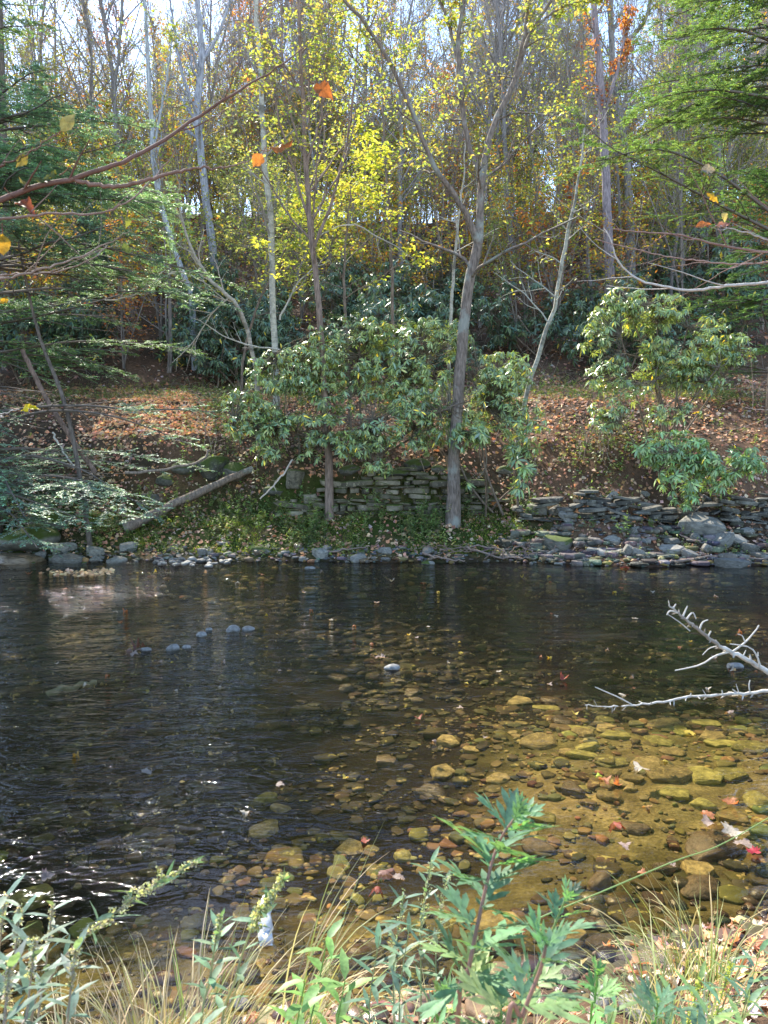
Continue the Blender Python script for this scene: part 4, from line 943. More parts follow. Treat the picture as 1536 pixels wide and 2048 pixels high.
# left shore
for (px, py, w, hr, mat, lb) in [
    (40, 1124, 100, .18, 'wet', 'long dark slab in the water at the left end of the far shore'), (140, 1124, 70, .25, 'rock_dry', 'flat dark slab right of the long slab on the left shore'), (70, 1082, 130, .4, 'mossrock', 'large mossy boulder under the left hemlock'),
    (105, 1050, 80, .6, 'mossrock', 'square mossy block above the large mossy boulder'), (20, 1095, 60, .4, 'mossrock', 'mossy stone at the left edge below the hemlock'), (190, 1108, 40, .5, 'rock', 'brown stone on the left shore beside a dark slab'),
    (120, 1100, 46, .4, 'rock', 'brown stone behind the flat dark slab'), (430, 945, 70, .8, 'mossrock', 'tall mossy boulder at the left end of the ruined wall'), (370, 940, 50, .6, 'mossrock', 'mossy boulder behind the fallen log'), (590, 965, 42, .9, 'wall', 'upright square block of the ruined wall left of the slender tree'),
    (470, 950, 56, .7, 'mossrock', 'mossy boulder touching the top of the fallen log'), (330, 965, 40, .6, 'mossrock', 'small mossy boulder under the middle of the fallen log'), (300, 1000, 36, .5, 'rock', 'grey stone beside the fallen log'),
    (622, 1000, 36, .5, 'wall', 'low grey block at the foot of the ruined wall'), (545, 985, 40, .5, 'mossrock', 'mossy stone left of the upright block'), (520, 1105, 44, .5, 'mossrock', 'rounded mossy stone at the water below the log'), (640, 1112, 40, .5, 'rock', 'dark stone at the water under the slender tree'),
    (620, 1138, 22, .4, 'pebble', 'pale stone at the water edge below the slender tree')]:
    pstone(px, py, w, hr, 'cobble' if mat in ('mossrock', 'pebble') else 'slab', mat, lb, 'stones of the left far shore')
for i in range(60):
    px = -10 + 880 * rk.rand(); py = 1092 + 36 * rk.rand()
    pstone(px, py, 10 + 30 * rk.rand() ** 2, .45, 'cobble' if rk.rand() < .5 else 'slab', rk.choice(['rock', 'mossrock', 'wet', 'rock_dry']), 'dark weathered stone along the left half of the far waterline', 'dark stones along the left far waterline', None, rk.rand() * 6)
for i in range(46):
    px = 325 + 100 * rk.rand() + 20 * rk.normal(); py = 1122 + 14 * rk.rand()
    o = pstone(px, py, 9 + 11 * rk.rand(), .5, 'cobble', 'pebble', 'pale blue-grey pebble in the heap at the water edge below the log', 'pale pebbles heaped at the water edge', None, rk.rand() * 6, name='pebble')
    o.location.z = .02 + .05 * rk.rand()

# ---------------- stacked stone wall and ledges (things; stones are their pattern)
def drywall(name, label, x0, x1, z0, z1, yf, seed, batter=.10, prof=None, mat='wall', rag=.05, drop=.05, hmin=.035, hmax=.12):
    rng = np.random.RandomState(seed); a = Acc(); ox = (x0 + x1) / 2; oy = yf(ox); z = z0
    while z < z1:
        hh = hmin + (hmax - hmin) * rng.rand(); x = x0 + rng.rand() * .2
        while x < x1:
            w = .14 + .5 * rng.rand() ** 1.6; top = z1 if prof is None else prof(x)
            if z < top and rng.rand() > drop:
                V, T = SLAB[rng.randint(12)]; dd = .32 + .1 * rng.rand()
                V2 = np.sign(V) * np.abs(V * 2) ** .6 / 2      # squarer
                V2 = V2 * np.array([w * 1.02, dd, hh * (.75 + .45 * rng.rand())]); r = rng.normal(0, .04 + rag); cs, sn = math.cos(r), math.sin(r); tl_ = rng.normal(0, .04 + rag * .7)
                V2 = np.stack([V2[:, 0] * cs - V2[:, 1] * sn, V2[:, 0] * sn + V2[:, 1] * cs, V2[:, 2] + V2[:, 0] * tl_], 1)
                zj = rng.normal(0, .010); yy = yf(x + w / 2) + (z - z0) * batter + rng.normal(0, .05) + .12
                g_ = .5 + .9 * rng.rand(); a.add(V2 + np.array([x + w / 2 - ox, yy - oy, z + hh / 2 + zj]), T, np.array([g_, g_ * (.96 + .06 * rng.rand()), g_ * .96]))
            x += w
        z += hh
    o = a.build(name, M[mat], None, False); o.location = (ox, oy, 0); tag(o, label, 'stone wall'); return o
yw = lambda x: float(far_shore(x)) + 1.62
drywall('stone_wall', 'stacked dry stone wall with moss between the slender tree and the forked tree', -1.15, 2.0, .62, 1.60, yw, 601, prof=lambda x: 1.5 + .08 * math.sin(x * 5) + .08 * math.sin(x * 13) - (.3 if x > 1.5 else 0) - .25 * max(0, -x - .3))
drywall('stone_wall', 'tumbled low end of the stone wall left of the slender tree', -2.3, -1.15, .55, 1.25, yw, 602, prof=lambda x: .95 + .25 * (x + 2.3) / 1.1 + .12 * math.sin(x * 9))
yl = lambda x: float(far_shore(x)) + 1.25
drywall('stone_ledge', 'layered grey shale ledge under the right bank behind the broken slabs', 2.5, 7.9, .62, 1.18, yl, 603, prof=lambda x: 1.0 + .14 * math.sin(x * 2.1) + .05 * math.sin(x * 9), mat='rock', hmin=.03, hmax=.085, rag=.14, drop=.22)
for (px, py, w, hr, lb) in [(835, 938, 55, .55, 'bright green moss cushion on top of the stone wall left of the forked tree'), (875, 942, 34, .5, 'small moss cushion on the wall beside the forked trunk'), (790, 950, 60, .3, 'low moss-covered capstone on the middle of the wall'),
                            (700, 945, 44, .5, 'mossy capstone just right of the slender tree'), (1010, 945, 36, .5, 'mossy stone behind the small rhododendron')]:
    pstone(px, py, w, hr, 'cobble', 'mossrock', lb, None, name='mossy_stone', sink=.3)

# ---------------- stones of the stream
for (px, py, w, hr, lb) in [(467, 1262, 25, .55, 'left of the two smooth blue-grey stones standing side by side in the stream'), (496, 1261, 22, .5, 'right of the two smooth blue-grey stones standing side by side in the stream'), (346, 1300, 24, .6, 'pointed blue-grey stone in the riffle between leaf clump and small twin'),
                            (373, 1297, 16, .5, 'small blue-grey stone just right of the pointed stone in the riffle'), (403, 1272, 18, .5, 'dark low stone in the riffle left of the two smooth stones'), (292, 1302, 18, .4, 'flat grey stone beside the floating leaf clump'), (418, 1262, 12, .6, 'small brown stone at the top of the riffle'),
                            (784, 1338, 28, .4, 'flat pale stone breaking the surface in mid stream'), (1470, 1335, 30, .35, 'pale stone with leaves behind the bare white branch')]:
    o = pstone(px, py, w * 1.15, hr * 1.2, 'cobble', 'pebble', lb, 'stones breaking the surface', rz=.4); o.location.z = .012
NB = 'stones on the near stream bed'
for (px, py, w, hr, mat, lb) in [
    (1120, 1960, 60, .5, 'wet', 'dark wet stone just below the smaller rusty one'), (1040, 1985, 50, .5, 'wet', 'wet brown stone among the straw tufts'), (1260, 1840, 56, .45, 'wet', 'flat wet stone above the rounded rusty one'), (930, 1940, 46, .5, 'wet', 'dark stone at the foot of the tallest mugwort'), (700, 1930, 60, .4, 'wet', 'wet stone in the shallows beyond the lance-leaved herb'), (800, 1960, 50, .5, 'wet', 'reddish stone near the dense green herb'),
    (1333, 1745, 50, .6, 'wet', 'squarish brown stone in the right shallows'), (1203, 1770, 62, .6, 'wet', 'round dark brown stone in the shallows left of the squarish one'), (1213, 1898, 76, .55, 'wet', 'rounded rusty stone near the near shore grass'), (1153, 1903, 50, .55, 'wet', 'smaller rusty stone left of the rounded rusty one'),
    (1428, 1700, 125, .35, 'wet', 'biggest flat dark stone in the shallows at right'), (1218, 1597, 50, .4, 'bedrock', 'round olive stone under the shallows'), (863, 1592, 72, .45, 'wet', 'dark round boulder under water left of the mugwort top'), (1513, 1605, 66, .35, 'algae', 'green slimy stone at the right edge of the shallows'),
    (1405, 1612, 50, .4, 'algae', 'green stone beside the orange leaf'), (1328, 1930, 95, .4, 'wet', 'wide dark wet stone at the near shore'), (1260, 1925, 50, .4, 'wet', 'dark wet stone left of the wide one'), (1400, 1780, 90, .35, 'wet', 'flat dark stone among leaves at the right shore'), (530, 1603, 52, .5, 'algae', 'tilted olive stone in the left sunlit patch'),
    (563, 1620, 40, .45, 'bedrock', 'amber stone below the tilted olive one'), (532, 1660, 70, .3, 'bedrock', 'wide amber stone in the left sunlit patch'), (1000, 1890, 60, .5, 'wet', 'dark stone behind the mugwort leaves'), (1080, 1700, 70, .4, 'wet', 'flat brown stone right of the mugwort top'), (1270, 1660, 60, .35, 'wet', 'flat brown stone above the squarish one'), (480, 1960, 70, .5, 'wet', 'reddish wet stone at the near shore behind grass'), (570, 1990, 60, .5, 'wet', 'rusty wet stone under the broad-leaved herb'), (640, 1960, 40, .5, 'wet', 'small rusty stone near the broad-leaved herb')]:
    pstone(px, py, w, hr, 'cobble', mat, lb, NB, bed=True, sink=.4)
for (px, py, w) in [(1038, 1405, 50), (1145, 1462, 60), (1083, 1487, 70), (1168, 1514, 56), (1225, 1529, 62), (1290, 1534, 70), (1340, 1552, 76), (1403, 1555, 66), (1458, 1552, 58), (1233, 1474, 52), (1313, 1487, 54), (1343, 1507, 44), (1323, 1452, 64), (1213, 1457, 44), (1245, 1569, 44), (1090, 1420, 52), (1500, 1500, 60), (1440, 1490, 54), (1410, 1450, 50), (1350, 1590, 50), (1470, 1640, 60), (1150, 1580, 50), (960, 1690, 60), (700, 1700, 60), (1000, 1560, 50), (1090, 1640, 54)]:
    pstone(px, py, w * 1.15, .16, 'slab', 'algae' if rk.rand() < .55 else 'bedrock', 'broad algae-stained stone on the sunlit stream bed', NB, bed=True, rz=rk.normal(0, .4), depth=.65 + .3 * rk.rand(), tilt=(rk.normal(0, .06), rk.normal(0, .06)), sink=.3)
nb = 0
while nb < 80:
    x = -2.6 + 6.8 * rk.rand(); y = 3.0 + 5.5 * rk.rand()
    if abs(x) > y * .52 + .2 or y < float(near_shore(x)) - .2 or (x < 0 and rk.rand() < .45): continue
    W = .07 + .22 * rk.rand() ** 2; sl = rk.rand() < .8
    m_ = 'wet' if (x < -.8 or y > 7) else rk.choice(['bedrock', 'algae', 'wet'], p=[.45, .35, .2]) if y > 4.0 else rk.choice(['wet', 'bedrock'], p=[.75, .25])
    z = h1(x, y); hh = W * (.25 if sl else .45)
    stone_obj('stone', SLAB if sl else COB, rk.randint(10), m_, (x, y, z + hh * .2), (W, W * (.6 + .35 * rk.rand()), hh), rk.rand() * 6, (rk.normal(0, .1), rk.normal(0, .1)),
              'small brown stone on the stream bed near the right shore' if y < 4.2 else 'small algae-stained stone on the bed of the shallow stream', 'stone', 'small stones on the bed near the shore' if y < 4.2 else 'small stones on the bed of the stream'); nb += 1
def pebblefield(name, n, xr, yr, s0, s1, cols, mat, rng, pool=LOW, dens=None):
    x = xr[0] + (xr[1] - xr[0]) * rng.rand(n); y = yr[0] + (yr[1] - yr[0]) * rng.rand(n)
    ok = (np.abs(x) < y * .54 + .6)
    if dens is not None: ok &= rng.rand(n) < dens(x, y)
    x, y = x[ok], y[ok]; n = len(x); s = s0 + (s1 - s0) * rng.rand(n) ** 2; z = H(x, y); a = Acc(); r = rng.rand(n) * 6.28; cs, sn = np.cos(r), np.sin(r); vi = rng.randint(0, len(pool), n)
    dk = np.maximum(np.maximum(smooth(6.3, 7.8, y), smooth(1.2, .1, x) * smooth(4.6, 5.3, y)), .6 * smooth(4.6, 4.0, y) * smooth(.3, .9, x)) * (y < 12.8)  # shade beside the sunlit patches, painted into the stone colours
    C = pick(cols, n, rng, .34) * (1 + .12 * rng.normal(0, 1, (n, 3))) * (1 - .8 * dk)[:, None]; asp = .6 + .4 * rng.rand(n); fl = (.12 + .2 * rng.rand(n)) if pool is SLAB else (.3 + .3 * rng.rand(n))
    for k in range(len(pool)):
        q = np.where(vi == k)[0]
        if not len(q): continue
        V, T = pool[k]; nv = len(V)
        vx = V[None, :, 0] * s[q, None]; vy = V[None, :, 1] * (s * asp)[q, None]; vz = V[None, :, 2] * (s * fl)[q, None]
        W = np.stack([vx * cs[q, None] - vy * sn[q, None] + x[q, None], vx * sn[q, None] + vy * cs[q, None] + y[q, None], vz + (z + s * fl * .2)[q, None]], 2)
        a.add(W.reshape(-1, 3), (T[None] + (np.arange(len(q)) * nv)[:, None, None]).reshape(-1, 3), np.repeat(C[q], nv, 0))
    o = a.build(name, M[mat]); tag(o, kind='stuff'); return o
inb = lambda x, y: (y > near_shore(x) - .5) & (y < far_shore(x) + .3) & (vnoise(x * 1.7, y * 2.2, 151) + .5 * vnoise(x * 5, y * 5, 152) > -.22)
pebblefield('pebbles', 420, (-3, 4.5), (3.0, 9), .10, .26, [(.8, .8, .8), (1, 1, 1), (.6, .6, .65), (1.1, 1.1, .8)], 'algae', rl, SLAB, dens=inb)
pebblefield('pebbles', 420, (-7.5, 7.5), (7, 13.5), .12, .38, [(.4, .38, .35), (.3, .3, .3)], 'bedrock', rl, SLAB, dens=inb)  # far slabs coloured dark to paint the shaded bed
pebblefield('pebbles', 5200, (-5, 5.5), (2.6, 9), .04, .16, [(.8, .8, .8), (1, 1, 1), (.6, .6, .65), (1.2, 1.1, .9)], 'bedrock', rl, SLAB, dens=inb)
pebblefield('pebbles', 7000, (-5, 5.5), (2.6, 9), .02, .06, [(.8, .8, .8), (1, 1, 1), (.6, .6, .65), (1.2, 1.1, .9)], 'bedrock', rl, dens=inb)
pebblefield('pebbles', 6000, (-8, 8), (8.5, 13.8), .05, .22, [(.35, .33, .3), (.5, .45, .4), (.25, .25, .27)], 'bedrock', rl, dens=inb)  # dark colours again paint shade on the far bed
pebblefield('pebbles', 420, (-2, 3.5), (1.8, 3.9), .06, .16, [(.8, .8, .8), (1, 1, 1), (1.2, 1, .9), (.6, .55, .5)], 'wet', rl, dens=lambda x, y: np.abs(y - near_shore(x)) < .6)
pebblefield('pebbles', 1800, (-2, 3.5), (1.6, 3.8), .015, .07, [(.8, .8, .8), (1, 1, 1), (1.4, 1.3, 1.2), (2, 2, 2.1)], 'wet', rl, dens=lambda x, y: np.abs(y - near_shore(x)) < .8)
pebblefield('gravel', 700, (2.2, 8), (12.8, 14.6), .10, .42, [(.8, .76, .7), (1.1, 1.1, 1.1), (1.3, 1.25, 1.15), (.5, .48, .42), (.7, .62, .5)], 'rock', rl, SLAB, dens=lambda x, y: (y > far_shore(x) - .1) & (y < far_shore(x) + 1.2) & (vnoise(x * 1.5, y * 2, 3) > -.25))
pebblefield('gravel', 500, (-8, 8), (12.9, 14.4), .08, .22, [(.7, .7, .7), (1, 1, 1), (.5, .5, .5)], 'rock', rl, SLAB, dens=lambda x, y: (y > far_shore(x) - .15) & (y < far_shore(x) + .6))
pebblefield('gravel', 2600, (-8, 8), (12.9, 14.3), .03, .12, [(.7, .7, .7), (1, 1, 1), (.5, .5, .5), (1.2, 1.2, 1.25)], 'rock', rl, dens=lambda x, y: (y > far_shore(x) - .15) & (y < far_shore(x) + .45))
# leaf-strewn gravel bar at left
o = pebblefield('gravel', 260, (-5.6, -4.3), (12.2, 12.8), .04, .10, [(.9, .8, .7)], 'wet', rl); o.location.z = .12

# ---------------- fallen leaves one can tell apart
def leafobj(px, py, s, col, label, on='water', outline=MAPLE, group=None, tilt=.12, name='fallen_leaf', lift=.012):
    p = hit(px, py); 
    if on == 'water' and near_shore(p[0]) < p[1] < far_shore(p[0]): p[2] = 0
    d = np.linalg.norm(p - np.array([0, 0, CAMZ])); a = Acc(); an = rk.rand() * 6.28
    D = np.array([[math.cos(an), math.sin(an), 0]]); Nn = nrm(np.array([[rk.normal(0, tilt), rk.normal(0, tilt) - .1, 1]])); S = s * d / F * .68
    fans(a, outline, -D * S * .42, D, Nn, S, np.array([col]) * .62, .3, rk)
    st = np.array([[0, 0, 0], [.2, .02, .03], [.42, .0, .02]]) * S; tubes(a, st[None] @ np.array([[-math.cos(an), -math.sin(an), 0], [math.sin(an), -math.cos(an), 0], [0, 0, 1]]) - D[None] * S * .42, np.full((1, 3), S * .014), 3, np.array([.3, .14, .07]))
    o = a.build(name, M['near_leaf'], None, True); o.location = (p[0], p[1], p[2] + lift); tag(o, label, 'leaf', group); return o
LT = (.55, .42, .34); LO = (.60, .24, .10); LY = (.72, .55, .08); LW = (.75, .66, .52); LR = (.50, .14, .09)
for (px, py, s, c, lb) in [(763, 1318, 24, LT, 'curled pale pink leaf on the stone in mid stream'), (752, 1320, 18, (.3, .2, .15), 'brown leaf beside the curled pale pink leaf'), (172, 1371, 18, LW, 'pale cream leaf floating alone in the left of the stream'), (153, 1512, 18, (.6, .38, .08), 'golden leaf floating at the left'),
    (292, 1548, 30, (.4, .36, .3), 'dull grey-green leaf sunk in the left of the stream'), (364, 1568, 14, (.6, .4, .08), 'small golden leaf right of the sunk grey-green leaf'), (490, 1627, 26, LW, 'long cream leaf under the tilted olive stone'), (920, 1418, 20, LT, 'crumpled pale leaf left of the sunlit shallows'), (838, 1440, 20, LR, 'dark red leaf left of the sunlit shallows'),
    (868, 1483, 14, LT, 'small pinkish leaf under the dark red one'), (970, 1478, 14, LT, 'small pale leaf in the sunlit shallows left end'), (1125, 1362, 22, LR, 'red-brown leaf sitting up in mid stream'), (1245, 1390, 22, LW, 'cream leaf touching the lower bare branch'), (1465, 1335, 26, LO, 'orange leaf cluster stuck behind the white branch'),
    (1470, 1390, 34, LW, 'cream leaf caught on the lower bare branch'), (1378, 1468, 30, LY, 'yellow upright leaf in the right shallows'), (1460, 1425, 24, LT, 'pinkish leaf below the lower bare branch'), (1197, 1552, 18, (.55, .75, .06), 'small lime green leaf in the shallows'), (1330, 1523, 18, LY, 'golden leaf on the sunlit stones'), (1280, 1538, 44, LW, 'large pale leaf lying on the sunlit stones'),
    (1210, 1562, 34, LO, 'orange leaf under the lime green one'), (1235, 1575, 26, LO, 'second orange leaf right below the lime green one'), (1460, 1612, 40, LO, 'bright orange leaf by the green slimy stone'), (1414, 1632, 34, LO, 'curled orange leaf standing left of the green slimy stone'), (1295, 1618, 24, (.6, .35, .1), 'small amber leaf in the shallows'), (1233, 1650, 40, LR, 'russet leaf under water above the round dark stone'),
    (1249, 1694, 32, (.62, .45, .38), 'pale pink leaf floating above the round dark stone'), (1470, 1667, 56, LW, 'large pale yellow leaf at the edge of the biggest dark stone'), (1490, 1690, 44, LT, 'tan leaf beside the large pale yellow one'), (1418, 1648, 34, LT, 'tan leaf on top of the biggest dark stone'), (1345, 1735, 18, LT, 'small tan leaf beside the squarish stone'), (1284, 1748, 22, LO, 'small orange leaf between the squarish and round stones'),
    (1508, 1708, 34, (.65, .07, .10), 'crimson leaf at the right edge'), (770, 1745, 50, (.45, .25, .2), 'reddish leaf under the ripples left of the mugwort'), (755, 1780, 34, LR, 'red leaf below the reddish sunken one'), (797, 1760, 30, LT, 'tan leaf right of the reddish sunken one'), (730, 1688, 26, LR, 'small red leaf above the reddish sunken one'), (560, 1572, 24, LT, 'pinkish leaf on the tilted olive stone'), (690, 1560, 18, LY, 'pale golden leaf between the two sunlit patches'),
    (95, 1760, 34, LT, 'pale leaf drifting near the left edge by the herbs'), (1150, 1430, 16, LY, 'yellow leaf on the sunlit shallows top'), (817, 1273, 12, LY, 'small yellow leaf in mid stream'), (1305, 1185, 12, LW, 'small cream leaf on the dark far water at right'), (1250, 1137, 22, LR, 'red leaf raft at the far right waterline'), (1360, 1295, 14, LO, 'small orange leaf left of the white branch'), (1040, 1870, 34, LO, 'orange leaf between the mugwort stems')]:
    leafobj(px, py, s, c, lb, group='leaves fallen on the stream')
for i in range(70):
    px = 20 + 1500 * rk.rand(); py = 1145 + 240 * rk.rand() ** 1.4
    leafobj(px, py, 8 + 8 * rk.rand(), (LT, LO, LY, LW)[rk.randint(4)], 'tiny pale leaf drifting on the dark stream', group='tiny leaves drifting on the stream')
for (px, py) in [(262, 1306), (272, 1300), (280, 1303), (268, 1310), (256, 1308), (284, 1298)]:
    leafobj(px, py, 22, ((.35, .22, .16), LT, (.25, .12, .09))[rk.randint(3)], 'brown leaf in the clump caught on the riffle stone', group='leaf clump in the riffle', tilt=.5, lift=.03)
a_ = Acc(); n = 420; x = -5.75 + 1.7 * rl.rand(n); y = 12.1 + .8 * rl.rand(n); ok = (((x + 4.9) / .7) ** 2 + ((y - 12.5) / .3) ** 2 + 1.6 * vnoise(x * 4, y * 5, 7) < .55); x, y = x[ok], y[ok]; n = len(x)
x2 = x; y2 = np.concatenate([y, y]); n = len(x)
B = np.stack([x, y, .012 + .03 * rl.rand(n)], 1); Nn = nrm(rl.normal(0, .3, (n, 3)) + np.array([0, -.3, 1])); D = nrm(np.cross(Nn, rl.normal(0, 1, (n, 3))))
leaves(a_, B, D, Nn, .09, .07, pick([(.36, .24, .12), (.30, .18, .09), (.44, .32, .18)], n, rl), 'd', .2); tag(a_.build('leaf_litter', M['litter']), kind='stuff')

# ---------------- logs, sticks, roots
def stick(name, label, pts, r0, r1, mat='bark', col=(.20, .16, .13), cat='log', group=None, sub=0, seed=0, k=14, sides=8, wob=.012, snap=False):
    rng = np.random.RandomState(seed); q = resample(np.array(pts, float), k); q[1:-1] += rng.normal(0, wob, (k - 2, 3)); base = q[0].copy(); R = np.linspace(r0, r1, k) * (1 + rng.normal(0, .05, k))
    a = Acc(); tubes(a, q - base, R, sides, np.array(col))
    # close both broken ends
    for e_, nx_ in ((0, 1), (-1, -2)):
        c_ = q[e_] - base + (q[e_] - q[nx_]) * .05; tubes(a, np.stack([q[e_] - base, c_])[None], np.array([[R[e_], R[e_] * .2]]), sides, np.array(col) * 1.4)
    if sub:
        P, R2 = children(q[None], R[None], sub, .2, 1, .28, .8, 6, .12, .02, rng, .5, .004); tubes(a, P - base, R2, 4, np.array(col))
        P3, R3 = children(P, R2, 3, .2, 1, .5, .7, 4, .12, .02, rng, .6, .003); tubes(a, P3 - base, R3, 3, np.array(col))
    o = a.build(name, M[mat]); o.location = tuple(base); tag(o, label, cat, group); return o
def g3(px, py, dz=0):
    p = hit(px, py, False); return (p[0], p[1], p[2] + dz)
l0 = np.array(g3(248, 1062, .05)); l1 = at(505, 938, l0[1] + 1.15)
stick('fallen_log', 'long bare fallen log lying slantwise up the left far bank', [l0, l0 * .5 + l1 * .5 + np.array([0, 0, .03]), l1], .10, .065, 'bark_lichen', (.24, .18, .14), seed=1)
stick('fallen_branch', 'thin dead stem slanting down through the left hemlock', [at(45, 700, 15.2), at(95, 800, 15.1), at(190, 945, 15.0)], .045, .05, 'bark', (.22, .15, .12), 'branch', seed=2)
stick('fallen_branch', 'pale snapped branch leaning on the left bank below the hemlock', [at(105, 865, 14.9), at(128, 905, 14.8), at(150, 935, 14.7)], .02, .016, 'twig', (.5, .46, .40), 'branch', seed=3)
stick('fallen_branch', 'level dead branch lying behind the top of the fallen log', [at(250, 945, 15), at(320, 940, 15.1), at(400, 922, 15.3), at(420, 900, 15.5)], .03, .02, 'bark', (.26, .20, .16), 'branch', seed=4)
stick('fallen_branch', 'crooked pale branch hanging from the middle rhododendron over the wall', [at(585, 920, 14.9), at(570, 945, 14.8), at(548, 970, 14.7), at(520, 998, 14.6)], .018, .012, 'twig', (.5, .42, .34), 'branch', sub=3, seed=5)
for i, (pts, lb) in enumerate([(((845, 1112), (880, 1122), (930, 1128)), 'curved root at the waterline left below the forked tree'), (((930, 1100), (990, 1118), (1060, 1122)), 'long root trailing along the water right below the forked tree'), (((1030, 1090), (1060, 1108), (1085, 1118)), 'pale root dipping to the water beside the jutting mossy slab'),
                               (((1350, 1128), (1420, 1118), (1500, 1122), (1560, 1122)), 'thin driftwood stick behind the pale flat slab'), (((1320, 1132), (1360, 1128), (1400, 1124)), 'short driftwood stick left of the pale flat slab'), (((880, 1105), (950, 1098), (1010, 1108)), 'brown root arching over the dark undercut bank'),
                               (((640, 1108), (690, 1106), (740, 1098)), 'thin branch lying at the water under the slender tree'), (((1385, 985), (1450, 1000), (1540, 1008)), 'bent branch across the right ledge below the draping rhododendron'), (((1300, 1040), (1360, 1075), (1400, 1090)), 'thin stick lying on the tilted olive slab')]):
    stick('fallen_branch', lb, [g3(p[0], p[1], .05) for p in pts], .022, .01, 'twig', (.26, .19, .15), 'branch', 'roots and sticks along the far waterline', 3, 20 + i)
for i in range(34):
    px = 850 + 300 * rk.rand(); p = np.array(g3(px, 1095 + 30 * rk.rand(), .04)); q = p + np.array([rk.normal(0, .35), rk.normal(0, .1), rk.rand() * .16])
    stick('fallen_branch', 'small tangled root on the dark undercut bank below the forked tree', [p, (p + q) / 2 + np.array([0, 0, .06]), q], .012, .005, 'twig', (.20, .14, .11), 'branch', 'tangled small roots below the forked tree', 1, 60 + i, 8, 5)
for i in range(16):
    px = 0 + 130 * rk.rand(); p = np.array(g3(px, 1010 + 60 * rk.rand(), .05)); q = p + np.array([rk.normal(.2, .5), rk.normal(-.1, .1), .25 * rk.rand()])
    stick('fallen_branch', 'thin dead stick in the brush heap at the left end of the far bank', [p, (p + q) / 2 + np.array([0, 0, .04]), q], .012, .006, 'twig', (.30, .25, .2), 'branch', 'dead sticks heaped on the left far bank', 1, 120 + i, 8, 5)
for i in range(26):
    px = 330 + 900 * rk.rand(); py = 870 + 80 * rk.rand(); p = np.array(g3(px, py, 0)); hh = .4 + .9 * rk.rand(); q = p + np.array([rk.normal(0, .25), rk.normal(-.1, .1), hh])
    stick('bare_shrub', 'thin bare shrub stem sprouting from the leafy far bank', [p, (p + q) / 2 + np.array([rk.normal(0, .08), 0, 0]), q], .009, .003, 'twig', (.36, .28, .22), 'plant', 'thin bare stems on the far bank', 5, 160 + i, 9, 4)
# pale dead snag twigs hanging left of the birch
for i, pts in enumerate([((210, 600), (270, 590), (330, 540)), ((300, 570), (350, 545), (400, 560), (450, 600)), ((560, 700), (500, 690), (440, 668), (400, 640)), ((640, 470), (700, 450), (770, 480), (830, 520)), ((560, 640), (600, 560), (660, 520))]):
    stick('dead_branch', ['dead pale branch arching above the sunlit hemlock bough', 'dead pale branch crossing the slim leaning trunk', 'low dead branch reaching left from the pale birch', 'bare branch curving right from the slender red-brown tree', 'bare branch rising from the pale birch'][i], [at(p[0], p[1], 16.3) for p in pts], .02, .006, 'twig', (.45, .41, .35), 'branch', 'dead branches hanging among the saplings', 7, 220 + i)

# small herbs and a fern on the far bank: one grown per kind, copied
def herb_variant(seed, h, n, L, cols, W=.32):
    rng = np.random.RandomState(seed); root = empty('herb'); P = grow(np.zeros((n, 3)) + rng.normal(0, .04, (n, 3)) * np.array([1, 1, 0]), rng.normal(0, .25, (n, 3)) + np.array([0, 0, 1.]), h * (.6 + .5 * rng.rand(n)), 7, .07, .03, rng)
    a = Acc(); tubes(a, P, np.linspace(.005, .002, 7)[None] * np.ones((n, 1)), 3, np.array([.16, .15, .07])); a.build('stem', M['herb'], root)
    f = Acc(); leafset(f, P, rng, 16, L, cols, 'd', 1.0, False, .01, W, .2); f.build('foliage', M['herb'], root); return root
HV = [herb_variant(701, .55, 4, .09, [(.13, .22, .07), (.18, .27, .09)]), herb_variant(702, .35, 6, .07, GC), herb_variant(703, .75, 3, .10, [(.24, .30, .12), (.16, .24, .08)], .25)]
hs = []
for i in range(64):
    px = 260 + 820 * rk.rand(); py = 1005 + 75 * rk.rand()
    if 885 < px < 930: continue
    hs.append((px, py))
hs += [(1460, 1020), (1250, 1075), (1300, 1060), (820, 1070), (870, 1060), (600, 1060), (620, 1040), (1180, 1060)]
for i, (px, py) in enumerate(hs):
    v = i % 3; o = HV[v] if i < 3 else dup(HV[v]); p = g3(px, py); o.location = p; o.rotation_euler = (0, 0, rk.rand() * 6); s = .5 + .5 * rk.rand(); o.scale = (s, s, s)
    tag(o, ['leafy green herb with several stems on the mossy foot of the far bank', 'low bushy green herb on the mossy foot of the far bank', 'tall pale green herb spire on the mossy foot of the far bank'][v], 'herb', ['leafy herbs', 'bushy herbs', 'pale herb spires'][v] + ' on the far bank foot')
root = empty('fern', g3(770, 1032)); tag(root, 'small bright fern at the foot of the stacked stone wall', 'fern'); a = Acc(); rng = np.random.RandomState(9)
P = grow(np.zeros((9, 3)), np.stack([np.cos(np.arange(9) * .7), np.sin(np.arange(9) * .7) - .3, np.full(9, .7)], 1), np.full(9, .30), 9, .03, -.12, rng)
tubes(a, P, np.full((9, 9), .002), 3, np.array([.15, .2, .05]))
for s_ in (-1, 1):
    B = P[:, 1:].reshape(-1, 3); T = nrm(P[:, 1:] - P[:, :-1]).reshape(-1, 3); S = nrm(np.cross(T, [0, 0, 1.])) * s_; LL = np.tile(np.linspace(.10, .02, 8), 9)
    leaves(a, B, S + T * .3, np.array([[0, 0, 1.]]) * np.ones_like(B), LL, LL * .3, np.array([.22, .36, .08]))
a.build('frond', M['herb'], root)

